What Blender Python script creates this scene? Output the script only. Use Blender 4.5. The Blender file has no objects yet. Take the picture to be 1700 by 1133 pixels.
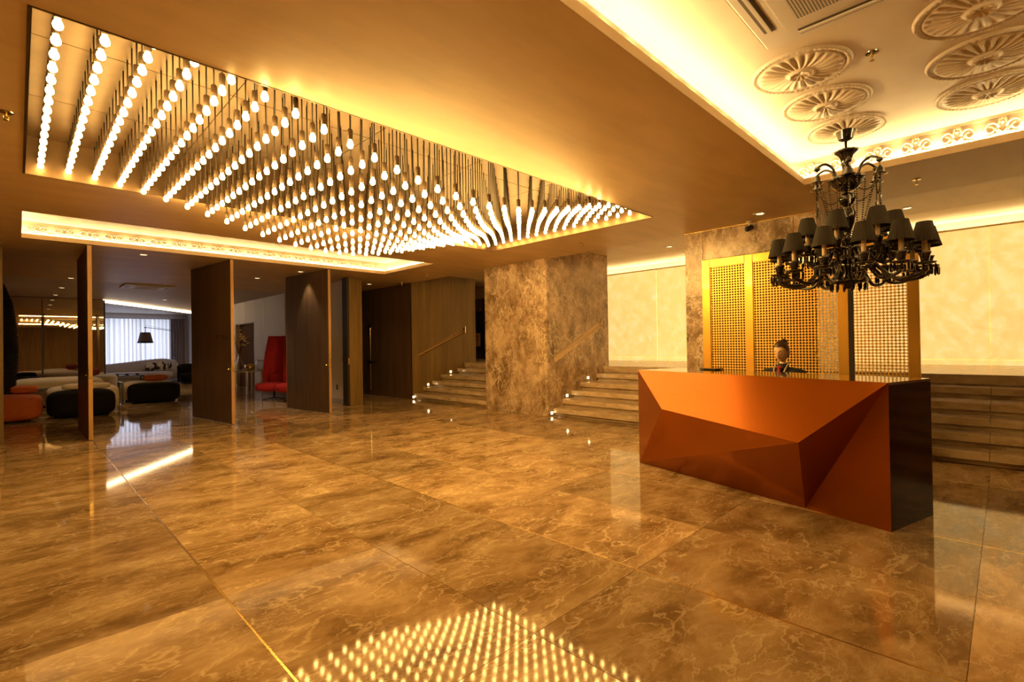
import bpy, bmesh, math, random
from mathutils import Vector, Matrix
random.seed(7)
PI = math.pi
sin, cos = math.sin, math.cos
S = bpy.context.scene
COL = S.collection

# ------------------------------------------------------------------ camera
EYE = 1.45
def cam_axes(yaw, pitch, roll):
    f = Vector((sin(yaw)*cos(pitch), cos(yaw)*cos(pitch), sin(pitch)))
    r0 = Vector((cos(yaw), -sin(yaw), 0)); u0 = r0.cross(f)
    return r0*cos(roll)+u0*sin(roll), u0*cos(roll)-r0*sin(roll), f
CR, CU, CF = cam_axes(0.785680608, 0.00730424747, -0.0154021108)
cd = bpy.data.cameras.new('camera'); cam = bpy.data.objects.new('camera', cd); COL.objects.link(cam)
cd.sensor_fit = 'HORIZONTAL'; cd.sensor_width = 36.0; cd.lens = 820.533/1700*36
cd.clip_start = 0.05; cd.clip_end = 200
cam.matrix_world = Matrix(((CR.x, CU.x, -CF.x, 0), (CR.y, CU.y, -CF.y, 0), (CR.z, CU.z, -CF.z, EYE), (0, 0, 0, 1)))
S.camera = cam

# ------------------------------------------------------------------ world, light levels, exposure
S.view_settings.view_transform = 'Standard'
S.view_settings.look = 'None'
S.view_settings.gamma = 1.0
S.view_settings.exposure = 0.0
S.view_settings.use_curve_mapping = False
W = bpy.data.worlds.new('world'); S.world = W; W.use_nodes = True
bg = W.node_tree.nodes['Background']; bg.inputs[0].default_value = (0.55, 0.65, 0.85, 1); bg.inputs[1].default_value = 0.05
TUNG = (1.0, 0.585, 0.155)            # tungsten bulbs
LEDC = (1.0, 0.70, 0.30)            # warm cove strips
BULB_L, COVE_L, COVE3_L, ONYX_L, STAIR_L = 70.0, 125.0, 68.0, 0.90, 62.0
S.cycles.use_denoising = True
S.cycles.use_adaptive_sampling = True
S.cycles.adaptive_threshold = 0.08
S.cycles.max_bounces = 7
S.cycles.diffuse_bounces = 3
S.cycles.glossy_bounces = 4
S.cycles.transmission_bounces = 6
S.cycles.caustics_reflective = False
S.cycles.caustics_refractive = False
S.cycles.sample_clamp_indirect = 4.0
# daylight behind the lounge curtain
ad = bpy.data.lights.new('daylight', 'AREA'); ad.shape = 'RECTANGLE'; ad.size = 7.4; ad.size_y = 2.8
ad.energy = 210; ad.color = (0.80, 0.86, 1.0)
al = bpy.data.objects.new('daylight', ad); COL.objects.link(al)
al.location = (1.9, 29.3, 1.6); al.rotation_euler = (-PI/2, 0, 0)

# ------------------------------------------------------------------ materials
MATS = {}
def nodes_of(name):
    m = bpy.data.materials.new(name); m.use_nodes = True
    nt = m.node_tree; b = nt.nodes['Principled BSDF']
    MATS[name] = m
    return m, nt, b
def N(nt, t, **kw):
    n = nt.nodes.new(t)
    for k, v in kw.items():
        if k in n.inputs: n.inputs[k].default_value = v
        else: setattr(n, k, v)
    return n
def L(nt, a, b): nt.links.new(a, b)
def ramp(nt, fac, stops):
    r = nt.nodes.new('ShaderNodeValToRGB'); e = r.color_ramp.elements
    while len(e) < len(stops): e.new(0.5)
    for i, (p, c) in enumerate(stops):
        e[i].position = p; e[i].color = (*c, 1)
    L(nt, fac, r.inputs[0]); return r
def simple(name, col, rough=0.5, metal=0.0, spec=0.5, var=0.0, scale=8.0, bump=0.0, stretch=(1, 1, 1), coat=0.0, sheen=0.0):
    m, nt, b = nodes_of(name)
    b.inputs['Roughness'].default_value = rough; b.inputs['Metallic'].default_value = metal
    b.inputs['Specular IOR Level'].default_value = spec
    b.inputs['Coat Weight'].default_value = coat; b.inputs['Coat Roughness'].default_value = 0.05
    b.inputs['Sheen Weight'].default_value = sheen
    tc = N(nt, 'ShaderNodeNewGeometry'); mp = N(nt, 'ShaderNodeMapping'); mp.inputs['Scale'].default_value = stretch
    L(nt, tc.outputs['Position'], mp.inputs[0])
    no = N(nt, 'ShaderNodeTexNoise', Scale=scale, Detail=6.0, Roughness=0.6); L(nt, mp.outputs[0], no.inputs['Vector'])
    a = tuple(max(0, c*(1-var)) for c in col); z = tuple(min(1, c*(1+var)) for c in col)
    rp = ramp(nt, no.outputs[0], [(0.3, a), (0.7, z)]); L(nt, rp.outputs[0], b.inputs['Base Color'])
    if bump:
        bp = N(nt, 'ShaderNodeBump', Strength=bump, Distance=0.01); L(nt, no.outputs[0], bp.inputs['Height']); L(nt, bp.outputs[0], b.inputs['Normal'])
    return m
def marble(name, dark, mid, light, vein, rough, scale=1.0, contrast=1.0, tile=False, rot=0.0, sq=(1, 1, 1), veinamt=0.55, warp=0.45, vw=1.0, spec=0.5):
    m, nt, b = nodes_of(name)
    b.inputs['Roughness'].default_value = rough; b.inputs['Specular IOR Level'].default_value = spec
    geo = N(nt, 'ShaderNodeNewGeometry'); mp = N(nt, 'ShaderNodeMapping')
    mp.inputs['Rotation'].default_value = (0, 0, rot); mp.inputs['Scale'].default_value = tuple(s*scale for s in sq)
    L(nt, geo.outputs['Position'], mp.inputs[0])
    src = mp.outputs[0]
    oi = N(nt, 'ShaderNodeObjectInfo')
    if tile:
        mul = N(nt, 'ShaderNodeMath', operation='MULTIPLY'); mul.inputs[1].default_value = 37.0; L(nt, oi.outputs['Random'], mul.inputs[0])
        cx = N(nt, 'ShaderNodeCombineXYZ'); L(nt, mul.outputs[0], cx.inputs[0]); L(nt, mul.outputs[0], cx.inputs[2])
        va = N(nt, 'ShaderNodeVectorMath', operation='ADD'); L(nt, src, va.inputs[0]); L(nt, cx.outputs[0], va.inputs[1]); src = va.outputs[0]
    wn = N(nt, 'ShaderNodeTexNoise', Scale=1.3, Detail=4.0); L(nt, src, wn.inputs['Vector'])
    vm = N(nt, 'ShaderNodeVectorMath', operation='MULTIPLY_ADD'); vm.inputs[1].default_value = (warp, warp, warp)
    L(nt, wn.outputs['Color'], vm.inputs[0]); L(nt, src, vm.inputs[2])
    n1 = N(nt, 'ShaderNodeTexNoise', Scale=2.2, Detail=12.0, Roughness=0.68); L(nt, vm.outputs[0], n1.inputs['Vector'])
    base = ramp(nt, n1.outputs[0], [(0.5-0.2/contrast, dark), (0.5, mid), (0.5+0.2/contrast, light)])
    # two families of thin veins: ridges of noise
    col = base.outputs[0]
    for sc, w, amt in ((1.7, 0.012*vw, veinamt), (3.7, 0.016*vw, veinamt*0.85), (8.5, 0.022*vw, veinamt*0.6)):
        nv = N(nt, 'ShaderNodeTexNoise', Scale=sc, Detail=5.0, Roughness=0.55); L(nt, vm.outputs[0], nv.inputs['Vector'])
        s1 = N(nt, 'ShaderNodeMath', operation='SUBTRACT'); s1.inputs[1].default_value = 0.5; L(nt, nv.outputs[0], s1.inputs[0])
        ab = N(nt, 'ShaderNodeMath', operation='ABSOLUTE'); L(nt, s1.outputs[0], ab.inputs[0])
        mr = N(nt, 'ShaderNodeMapRange'); mr.inputs['From Min'].default_value = 0.0; mr.inputs['From Max'].default_value = w
        mr.inputs['To Min'].default_value = amt; mr.inputs['To Max'].default_value = 0.0; L(nt, ab.outputs[0], mr.inputs['Value'])
        gate = N(nt, 'ShaderNodeTexNoise', Scale=0.6+0.31*sc, Detail=3.0); L(nt, src, gate.inputs['Vector'])
        gr = N(nt, 'ShaderNodeMapRange'); gr.inputs['From Min'].default_value = 0.42; gr.inputs['From Max'].default_value = 0.6; L(nt, gate.outputs[0], gr.inputs['Value'])
        ml = N(nt, 'ShaderNodeMath', operation='MULTIPLY'); L(nt, mr.outputs[0], ml.inputs[0]); L(nt, gr.outputs[0], ml.inputs[1])
        mx = N(nt, 'ShaderNodeMix', data_type='RGBA'); L(nt, ml.outputs[0], mx.inputs[0]); L(nt, col, mx.inputs[6]); mx.inputs[7].default_value = (*vein, 1); col = mx.outputs[2]
    if tile:
        mr = N(nt, 'ShaderNodeMapRange'); mr.inputs['To Min'].default_value = 0.72; mr.inputs['To Max'].default_value = 1.22; L(nt, oi.outputs['Random'], mr.inputs['Value'])
        hs = N(nt, 'ShaderNodeHueSaturation'); L(nt, mr.outputs[0], hs.inputs['Value']); L(nt, col, hs.inputs['Color']); col = hs.outputs[0]
    L(nt, col, b.inputs['Base Color'])
    rn = N(nt, 'ShaderNodeMapRange'); rn.inputs['To Min'].default_value = rough*0.75; rn.inputs['To Max'].default_value = rough*1.35; L(nt, n1.outputs[0], rn.inputs['Value']); L(nt, rn.outputs[0], b.inputs['Roughness'])
    return m
def emis(name, col, strength, base=(0.8, 0.8, 0.8)):
    m, nt, b = nodes_of(name)
    b.inputs['Base Color'].default_value = (*base, 1); b.inputs['Emission Color'].default_value = (*col, 1); b.inputs['Emission Strength'].default_value = strength
    return m
def wood(name, a, c, rough=0.45, vertical=True, coat=0.0):
    m, nt, b = nodes_of(name)
    geo = N(nt, 'ShaderNodeNewGeometry'); mp = N(nt, 'ShaderNodeMapping')
    mp.inputs['Scale'].default_value = (14, 14, 0.6) if vertical else (0.8, 14, 14)
    L(nt, geo.outputs['Position'], mp.inputs[0])
    n1 = N(nt, 'ShaderNodeTexNoise', Scale=1.6, Detail=7.0, Roughness=0.65); L(nt, mp.outputs[0], n1.inputs['Vector'])
    n2 = N(nt, 'ShaderNodeTexNoise', Scale=0.35, Detail=2.0); L(nt, mp.outputs[0], n2.inputs['Vector'])
    ad_ = N(nt, 'ShaderNodeMath', operation='MULTIPLY_ADD'); ad_.inputs[1].default_value = 0.7; L(nt, n1.outputs[0], ad_.inputs[0])
    m2 = N(nt, 'ShaderNodeMath', operation='MULTIPLY'); m2.inputs[1].default_value = 0.3; L(nt, n2.outputs[0], m2.inputs[0]); L(nt, m2.outputs[0], ad_.inputs[2])
    r = ramp(nt, ad_.outputs[0], [(0.34, a), (0.62, c)]); L(nt, r.outputs[0], b.inputs['Base Color'])
    b.inputs['Roughness'].default_value = rough; b.inputs['Coat Weight'].default_value = coat
    bp = N(nt, 'ShaderNodeBump', Strength=0.15, Distance=0.004); L(nt, n1.outputs[0], bp.inputs['Height']); L(nt, bp.outputs[0], b.inputs['Normal'])
    return m

simple('plaster', (0.70, 0.52, 0.31), 0.42, var=0.10, scale=1.6, stretch=(0.6, 2.2, 1), bump=0.08)
simple('slot_light_tone', (0.80, 0.62, 0.40), 0.35, var=0.1, scale=5)  # marble painted paler for the light caught inside the handrail slot
simple('plaster_lounge', (0.62, 0.54, 0.49), 0.5, var=0.12, scale=2.0, stretch=(0.5, 3, 1), bump=0.05)
simple('cove_white', (0.86, 0.76, 0.60), 0.5, var=0.03, scale=3)
simple('stucco', (0.80, 0.66, 0.46), 0.55, var=0.04, scale=4)
marble('floor_marble', (0.20, 0.115, 0.05), (0.38, 0.245, 0.125), (0.56, 0.40, 0.235), (0.80, 0.62, 0.40), 0.05, scale=0.85, tile=True, rot=0.5, sq=(1.0, 1.8, 1.0), contrast=1.35, veinamt=0.75, vw=1.2, spec=0.27)
marble('column_marble', (0.17, 0.105, 0.058), (0.36, 0.245, 0.16), (0.58, 0.43, 0.30), (0.86, 0.70, 0.52), 0.2, scale=1.5, contrast=1.6, rot=0.3, sq=(1, 1, 0.75), veinamt=0.85, warp=0.5, vw=1.8)
marble('stair_marble', (0.36, 0.25, 0.155), (0.54, 0.41, 0.28), (0.68, 0.55, 0.41), (0.82, 0.70, 0.55), 0.2, scale=1.6, sq=(1, 0.7, 2), veinamt=0.4)
wood('wood_dark', (0.045, 0.026, 0.014), (0.11, 0.068, 0.038), 0.42)
wood('wood_olive', (0.11, 0.060, 0.012), (0.215, 0.125, 0.032), 0.55)
wood('wood_edge', (0.36, 0.20, 0.07), (0.50, 0.29, 0.11), 0.45)
simple('gold', (0.76, 0.41, 0.075), 0.38, coat=0.5, metal=1.0, var=0.05, scale=2)
simple('gold_lattice', (0.86, 0.52, 0.13), 0.44, metal=1.0, var=0.05, scale=2)
simple('lattice_shade', (0.016, 0.008, 0.004), 0.8, spec=0.1)  # near-black colour for the shade seen through the lattice holes
simple('brass', (0.95, 0.68, 0.25), 0.25, metal=1.0, var=0.08, scale=20)
simple('copper_sheet', (0.125, 0.083, 0.050), 0.38, metal=0.85, var=0.28, scale=2.2, bump=0.03)
simple('black_metal', (0.012, 0.010, 0.008), 0.4, spec=0.5, var=0.2)
simple('rod_black', (0.025, 0.017, 0.011), 0.5, var=0.2)
simple('socket_brown', (0.10, 0.065, 0.04), 0.4, metal=0.3, var=0.1)
emis('bulb_glow', TUNG, BULB_L, (0.9, 0.8, 0.6))
emis('led', LEDC, COVE_L); emis('led_far', LEDC, COVE3_L); emis('led_stair', LEDC, STAIR_L); emis('led_lounge', (1.0, 0.70, 0.34), 34.0)
emis('step_glow', (1.0, 0.74, 0.36), 14.0)
emis('downlight_glow', (1.0, 0.72, 0.38), 2.2)
simple('dark_gap', (0.015, 0.01, 0.006), 0.7)
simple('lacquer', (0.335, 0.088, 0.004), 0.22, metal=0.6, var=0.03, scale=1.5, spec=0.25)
simple('chand_black', (0.012, 0.009, 0.007), 0.09, spec=0.7, coat=0.6)
simple('shade_fabric', (0.012, 0.009, 0.005), 0.75, var=0.2, scale=40, sheen=0.2)
simple('shade_lining', (0.55, 0.33, 0.13), 0.7)
simple('candle', (0.85, 0.66, 0.45), 0.5)
simple('jacket', (0.006, 0.006, 0.009), 0.7, var=0.2)
simple('piping', (0.55, 0.50, 0.40), 0.6)
simple('skin', (0.95, 0.63, 0.38), 0.45, var=0.04, scale=10)
simple('lips', (0.62, 0.22, 0.13), 0.4)
simple('hair', (0.055, 0.022, 0.010), 0.42, var=0.4, scale=60)
simple('hair_black', (0.008, 0.007, 0.008), 0.5)
simple('scarf', (0.30, 0.012, 0.018), 0.6, var=0.2)
simple('ac_plastic', (0.80, 0.70, 0.55), 0.4)
simple('ac_grille', (0.10, 0.075, 0.04), 0.5)
simple('chrome', (0.7, 0.6, 0.45), 0.15, metal=1.0)
simple('black_plastic', (0.012, 0.012, 0.013), 0.35)
simple('mirror_glass', (0.62, 0.55, 0.47), 0.012, metal=1.0)
simple('velvet_black', (0.006, 0.004, 0.004), 0.85, spec=0.15)
simple('fabric_orange', (0.42, 0.085, 0.012), 0.75, var=0.12, scale=30)
simple('fabric_cream', (0.66, 0.56, 0.46), 0.8, var=0.06, scale=30)
simple('fabric_grey', (0.42, 0.37, 0.36), 0.8, var=0.06, scale=30)
simple('fabric_darkred', (0.20, 0.03, 0.02), 0.8)
simple('sofa_white', (0.62, 0.57, 0.58), 0.7, var=0.04, scale=20)
simple('felt_red', (0.34, 0.008, 0.012), 0.85, var=0.12, scale=25)
simple('white_wall', (0.66, 0.60, 0.57), 0.6, var=0.03)
simple('white_gloss', (0.75, 0.72, 0.70), 0.2)
simple('niche_brown', (0.10, 0.045, 0.02), 0.85, spec=0.1, var=0.2)
simple('bead_black', (0.015, 0.010, 0.008), 0.12, spec=0.8)
simple('beige_wall', (0.62, 0.48, 0.30), 0.6, var=0.05)
simple('dark_glass', (0.01, 0.008, 0.006), 0.08)
simple('sign_yellow', (0.85, 0.45, 0.04), 0.5)
simple('blossom', (0.85, 0.72, 0.45), 0.6)
simple('twig', (0.12, 0.06, 0.03), 0.7)
simple('lampshade_taupe', (0.16, 0.12, 0.10), 0.8)
simple('lampshade_band', (0.05, 0.045, 0.04), 0.8)
simple('steel_grey', (0.18, 0.18, 0.18), 0.4, metal=0.6)
simple('copper_light', (0.80, 0.40, 0.16), 0.3, metal=1.0)
m, nt, b = nodes_of('clear_glass')
b.inputs['Base Color'].default_value = (0.98, 0.97, 0.95, 1); b.inputs['Roughness'].default_value = 0.02; b.inputs['Transmission Weight'].default_value = 1.0; b.inputs['IOR'].default_value = 1.3
m, nt, b = nodes_of('window_glass')
o_ = [n_ for n_ in nt.nodes if n_.type == 'OUTPUT_MATERIAL'][0]
tp = N(nt, 'ShaderNodeBsdfTransparent'); b.inputs['Roughness'].default_value = 0.02; b.inputs['Base Color'].default_value = (0.02, 0.02, 0.02, 1)
mx = N(nt, 'ShaderNodeMixShader'); mx.inputs[0].default_value = 0.08; L(nt, tp.outputs[0], mx.inputs[1]); L(nt, b.outputs[0], mx.inputs[2]); L(nt, mx.outputs[0], o_.inputs[0])
# printed cushion: blotchy black and cream print
m, nt, b = nodes_of('cushion_print')
g = N(nt, 'ShaderNodeNewGeometry'); n1 = N(nt, 'ShaderNodeTexNoise', Scale=5.5, Detail=2.0); L(nt, g.outputs['Position'], n1.inputs['Vector'])
r = ramp(nt, n1.outputs[0], [(0.44, (0.02, 0.015, 0.012)), (0.5, (0.80, 0.74, 0.62))]); L(nt, r.outputs[0], b.inputs['Base Color']); b.inputs['Roughness'].default_value = 0.8
# backlit onyx
m, nt, b = nodes_of('onyx')
g = N(nt, 'ShaderNodeNewGeometry'); n0 = N(nt, 'ShaderNodeTexNoise', Scale=0.8, Detail=3.0); L(nt, g.outputs['Position'], n0.inputs['Vector'])
vm = N(nt, 'ShaderNodeVectorMath', operation='MULTIPLY_ADD'); vm.inputs[1].default_value = (0.8, 0.8, 0.8); L(nt, n0.outputs['Color'], vm.inputs[0]); L(nt, g.outputs['Position'], vm.inputs[2])
n1 = N(nt, 'ShaderNodeTexNoise', Scale=4.5, Detail=10.0, Roughness=0.72); L(nt, vm.outputs[0], n1.inputs['Vector'])
r = ramp(nt, n1.outputs[0], [(0.3, (0.92, 0.55, 0.16)), (0.5, (1.0, 0.68, 0.22)), (0.7, (1.0, 0.82, 0.38))])
L(nt, r.outputs[0], b.inputs['Emission Color']); b.inputs['Emission Strength'].default_value = ONYX_L
L(nt, r.outputs[0], b.inputs['Base Color']); b.inputs['Roughness'].default_value = 0.15
# sheer curtain
m, nt, b = nodes_of('curtain')
for n_ in list(nt.nodes):
    if n_.type == 'BSDF_PRINCIPLED': nt.nodes.remove(n_)
o_ = [n_ for n_ in nt.nodes if n_.type == 'OUTPUT_MATERIAL'][0]
tr = N(nt, 'ShaderNodeBsdfTranslucent'); tr.inputs[0].default_value = (0.88, 0.88, 0.92, 1)
df = N(nt, 'ShaderNodeBsdfDiffuse'); df.inputs[0].default_value = (0.75, 0.74, 0.78, 1)
mx = N(nt, 'ShaderNodeMixShader'); mx.inputs[0].default_value = 0.3
L(nt, tr.outputs[0], mx.inputs[1]); L(nt, df.outputs[0], mx.inputs[2]); L(nt, mx.outputs[0], o_.inputs[0])
simple('drape_grey', (0.42, 0.38, 0.42), 0.8, var=0.05)

# ------------------------------------------------------------------ mesh helpers
class MB:
    def __init__(s): s.v = []; s.f = []; s.mi = []; s.cur = 0
    def add(s, vs, fs):
        o = len(s.v); s.v += [tuple(p) for p in vs]; s.f += [tuple(i+o for i in f) for f in fs]; s.mi += [s.cur]*len(fs); return s
    def box(s, x0, x1, y0, y1, z0, z1):
        return s.add([(x0,y0,z0),(x1,y0,z0),(x1,y1,z0),(x0,y1,z0),(x0,y0,z1),(x1,y0,z1),(x1,y1,z1),(x0,y1,z1)],
                     [(3,2,1,0),(4,5,6,7),(0,1,5,4),(1,2,6,5),(2,3,7,6),(3,0,4,7)])
    def bbox(s, x0, x1, y0, y1, z0, z1, b):
        """box with chamfered edges"""
        vs = []; idx = {}
        for ax in range(3):
            for sx in (0, 1):
                for sy in (0, 1):
                    for sz in (0, 1):
                        c = [(x0, x1)[sx], (y0, y1)[sy], (z0, z1)[sz]]; sg = [1-2*sx, 1-2*sy, 1-2*sz]
                        for k in range(3):
                            if k != ax: c[k] += sg[k]*b
                        idx[(ax, sx, sy, sz)] = len(vs); vs.append(tuple(c))
        fs = []
        I = idx
        for a in (0, 1):
            fs.append((I[0,a,0,0], I[0,a,1,0], I[0,a,1,1], I[0,a,0,1]) if a else (I[0,a,0,0], I[0,a,0,1], I[0,a,1,1], I[0,a,1,0]))
            fs.append((I[1,0,a,0], I[1,0,a,1], I[1,1,a,1], I[1,1,a,0]) if a else (I[1,0,a,0], I[1,1,a,0], I[1,1,a,1], I[1,0,a,1]))
            fs.append((I[2,0,0,a], I[2,1,0,a], I[2,1,1,a], I[2,0,1,a]) if a else (I[2,0,0,a], I[2,0,1,a], I[2,1,1,a], I[2,1,0,a]))
        for a in (0, 1):
            for c in (0, 1):
                fs.append((I[0,a,c,0], I[0,a,c,1], I[1,a,c,1], I[1,a,c,0]))
                fs.append((I[0,a,0,c], I[0,a,1,c], I[2,a,1,c], I[2,a,0,c]))
                fs.append((I[1,0,a,c], I[1,1,a,c], I[2,1,a,c], I[2,0,a,c]))
                for d in (0, 1): fs.append((I[0,a,c,d], I[1,a,c,d], I[2,a,c,d]))
        return s.add(vs, fs)
    def tube(s, pts, rad, n=8, caps=True):
        pts = [Vector(p) for p in pts]; k = len(pts)
        rads = rad if isinstance(rad, (list, tuple)) else [rad]*k
        vs = []; prev = None
        for i, p in enumerate(pts):
            t = (pts[min(i+1, k-1)]-pts[max(i-1, 0)]).normalized()
            if prev is None:
                a = Vector((0, 0, 1)) if abs(t.z) < 0.9 else Vector((1, 0, 0)); x = t.cross(a).normalized()
            else:
                x = (prev-t*prev.dot(t)).normalized()
            prev = x; y = t.cross(x)
            for j in range(n):
                a = 2*PI*j/n; vs.append(p+(x*cos(a)+y*sin(a))*rads[i])
        fs = [(i*n+j, i*n+(j+1) % n, (i+1)*n+(j+1) % n, (i+1)*n+j) for i in range(k-1) for j in range(n)]
        if caps: fs += [tuple(range(n-1, -1, -1)), tuple((k-1)*n+j for j in range(n))]
        return s.add(vs, fs)
    def lathe(s, prof, n=24, c=(0, 0, 0), mod=None, cap=True):
        vs = []; k = len(prof)
        for i, (r, z) in enumerate(prof):
            for j in range(n):
                a = 2*PI*j/n; rr = r*(mod(a, i/(k-1)) if mod else 1)
                vs.append((c[0]+rr*cos(a), c[1]+rr*sin(a), c[2]+z))
        fs = [(i*n+j, i*n+(j+1) % n, (i+1)*n+(j+1) % n, (i+1)*n+j) for i in range(k-1) for j in range(n)]
        if cap:
            if prof[0][0] > 1e-4: fs.append(tuple(range(n-1, -1, -1)))
            if prof[-1][0] > 1e-4: fs.append(tuple((k-1)*n+j for j in range(n)))
        return s.add(vs, fs)
    def ell(s, c, r, n=12, k=8, M=None, fn=None):
        vs = []
        for i in range(k+1):
            th = PI*i/k
            for j in range(n):
                a = 2*PI*j/n; p = Vector((r[0]*sin(th)*cos(a), r[1]*sin(th)*sin(a), -r[2]*cos(th)))
                if fn: p = fn(p)
                if M: p = M @ p
                vs.append(p+Vector(c))
        fs = [(i*n+j, i*n+(j+1) % n, (i+1)*n+(j+1) % n, (i+1)*n+j) for i in range(k) for j in range(n)]
        return s.add(vs, fs)
    def cushion(s, c, r, e1=0.35, e2=0.35, n=28, k=16, rz=0, tilt=0):
        """superellipsoid: rounded upholstery block"""
        sp = lambda v, e: math.copysign(abs(v)**e, v)
        M = Matrix.Rotation(rz, 3, 'Z') @ Matrix.Rotation(tilt, 3, 'X')
        vs = []
        for i in range(k+1):
            th = -PI/2+PI*i/k
            for j in range(n):
                a = 2*PI*j/n
                p = Vector((r[0]*sp(cos(th), e1)*sp(cos(a), e2), r[1]*sp(cos(th), e1)*sp(sin(a), e2), r[2]*sp(sin(th), e1)))
                vs.append(M @ p+Vector(c))
        fs = [(i*n+j, i*n+(j+1) % n, (i+1)*n+(j+1) % n, (i+1)*n+j) for i in range(k) for j in range(n)]
        return s.add(vs, fs)
    def obox(s, c, u, hu, hv, z0, z1):
        """upright box: centre c, long axis direction u (xy), half sizes"""
        u = Vector((u[0], u[1], 0)).normalized(); v = Vector((-u.y, u.x, 0)); c = Vector((c[0], c[1], 0))
        P = [c-u*hu-v*hv, c+u*hu-v*hv, c+u*hu+v*hv, c-u*hu+v*hv]
        return s.add([(p.x, p.y, z0) for p in P]+[(p.x, p.y, z1) for p in P], [(3,2,1,0),(4,5,6,7),(0,1,5,4),(1,2,6,5),(2,3,7,6),(3,0,4,7)])
    def prism(s, poly, z0, z1):
        n = len(poly)
        return s.add([(x, y, z0) for x, y in poly]+[(x, y, z1) for x, y in poly],
                     [tuple(range(n-1, -1, -1)), tuple(range(n, 2*n))]+[(i, (i+1) % n, n+(i+1) % n, n+i) for i in range(n)])
    def mesh(s, name, mats, smooth=False):
        me = bpy.data.meshes.new(name); me.from_pydata(s.v, [], s.f)
        if not isinstance(mats, (list, tuple)): mats = [mats]
        for mm in mats: me.materials.append(MATS[mm])
        if len(mats) > 1:
            for p, i in zip(me.polygons, s.mi): p.material_index = i
        bm = bmesh.new(); bm.from_mesh(me); bmesh.ops.remove_doubles(bm, verts=bm.verts, dist=1e-6); bmesh.ops.recalc_face_normals(bm, faces=bm.faces); bm.to_mesh(me); bm.free()
        if smooth:
            for p in me.polygons: p.use_smooth = True
            if smooth != 'all':
                try: me.set_sharp_from_angle(angle=math.radians(40))
                except Exception: pass
        return me
    def build(s, name, mats, parent=None, smooth=False, loc=None):
        return link(name, s.mesh(name, mats, smooth), parent, loc)
def link(name, me, parent=None, loc=None, rz=None):
    o = bpy.data.objects.new(name, me); COL.objects.link(o)
    if parent: o.parent = parent
    if loc is not None: o.location = loc
    if rz is not None: o.rotation_euler = (0, 0, rz)
    return o
def tag(o, label=None, cat=None, group=None, kind=None):
    if label: o['label'] = label
    if cat: o['category'] = cat
    if group: o['group'] = group
    if kind: o['kind'] = kind
    return o
def thing(name, label, cat, loc=(0, 0, 0), rz=0, group=None):
    o = bpy.data.objects.new(name, None); COL.objects.link(o); o.empty_display_size = 0.1
    o.location = loc; o.rotation_euler = (0, 0, rz); return tag(o, label, cat, group)
def struct(o, label): return tag(o, label, None, None, 'structure')

CZ = 3.18                      # lobby ceiling
X0, X1 = 0.05, 6.20            # all three ceiling recesses share these edges
RB = (3.42, 6.68)              # recess of bulbs (Y)
RR = (-1.60, 1.56)             # recess with the plaster rosettes
RC = (8.50, 10.47)             # far cove
XE = 7.63                      # edge of the lobby ceiling over the stairs
CZ2 = 3.47

# ------------------------------------------------------------------ floor
m_ = MB().box(-7, 13.3, -6, 14.10, -0.12, -0.012).box(-7, 6.2, 14.10, 29.2, -0.12, 0.0).box(6.2, 13.3, 14.1, 18.2, -0.12, 0.0)
floor = struct(m_.build('floor', 'floor_marble'), 'polished brown marble floor of the lobby')
TX, TY, TXP, TYP = 0.85, 0.14, 0.972, 1.555
tile_me = {}
for i in range(-5, 7):
    for j in range(-2, 9):
        xa, xb = TX+TXP*i, TX+TXP*(i+1); ya, yb = TY+TYP*j, TY+TYP*(j+1)
        ga = 0.006 if i % 2 == 0 else 0.0012; gb = 0.006 if (i+1) % 2 == 0 else 0.0012
        key = (i % 2)
        if key not in tile_me:
            tile_me[key] = MB().bbox(ga, TXP-gb, 0.0010, TYP-0.0010, -0.012, 0.0, 0.0012).mesh('floor_tile', 'floor_marble')
        link('floor_tile', tile_me[key], floor, (xa, ya, 0))
for i in range(-4, 8, 2):
    x = TX+TXP*i
    MB().box(x-0.0055, x+0.0055, TY-2*TYP, 14.1, -0.012, -0.0008).build('brass_strip', 'brass', floor)

# ------------------------------------------------------------------ ceilings
holes = [(X0, X1, *RB), (X0, X1, *RR), (X0, X1, *RC)]
xs = [-7, X0, X1, XE]; ys = [-6, RR[0], RR[1], RB[0], RB[1], RC[0], RC[1], 16.0]
m_ = MB()
for a in range(3):
    for c in range(7):
        h = any(abs(xs[a]-h[0]) < 1e-6 and abs(ys[c]-h[2]) < 1e-6 for h in holes)
        if not h: m_.box(xs[a], xs[a+1], ys[c], ys[c+1], CZ, CZ+0.07)
struct(m_.build('ceiling', 'plaster'), 'warm brushed plaster ceiling of the lobby')
struct(MB().box(-7, 6.2, 16.0, 29.2, CZ, CZ+0.07).build('ceiling', 'plaster_lounge'), 'pale plaster ceiling of the lounge')
struct(MB().box(XE, 10.3, -6, 18.0, CZ2, CZ2+0.06).box(XE-0.05, XE, -6, 18, CZ+0.0705, CZ2+0.06).build('ceiling', 'plaster'), 'raised plaster ceiling above the stairs')
struct(MB().box(10.3, 13.3, -6, 18.0, 3.72, 3.78).box(10.26, 10.3, -6, 18, CZ2+0.0605, 3.78).build('ceiling', 'stucco'), 'pale ceiling above the glowing onyx wall')

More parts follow.
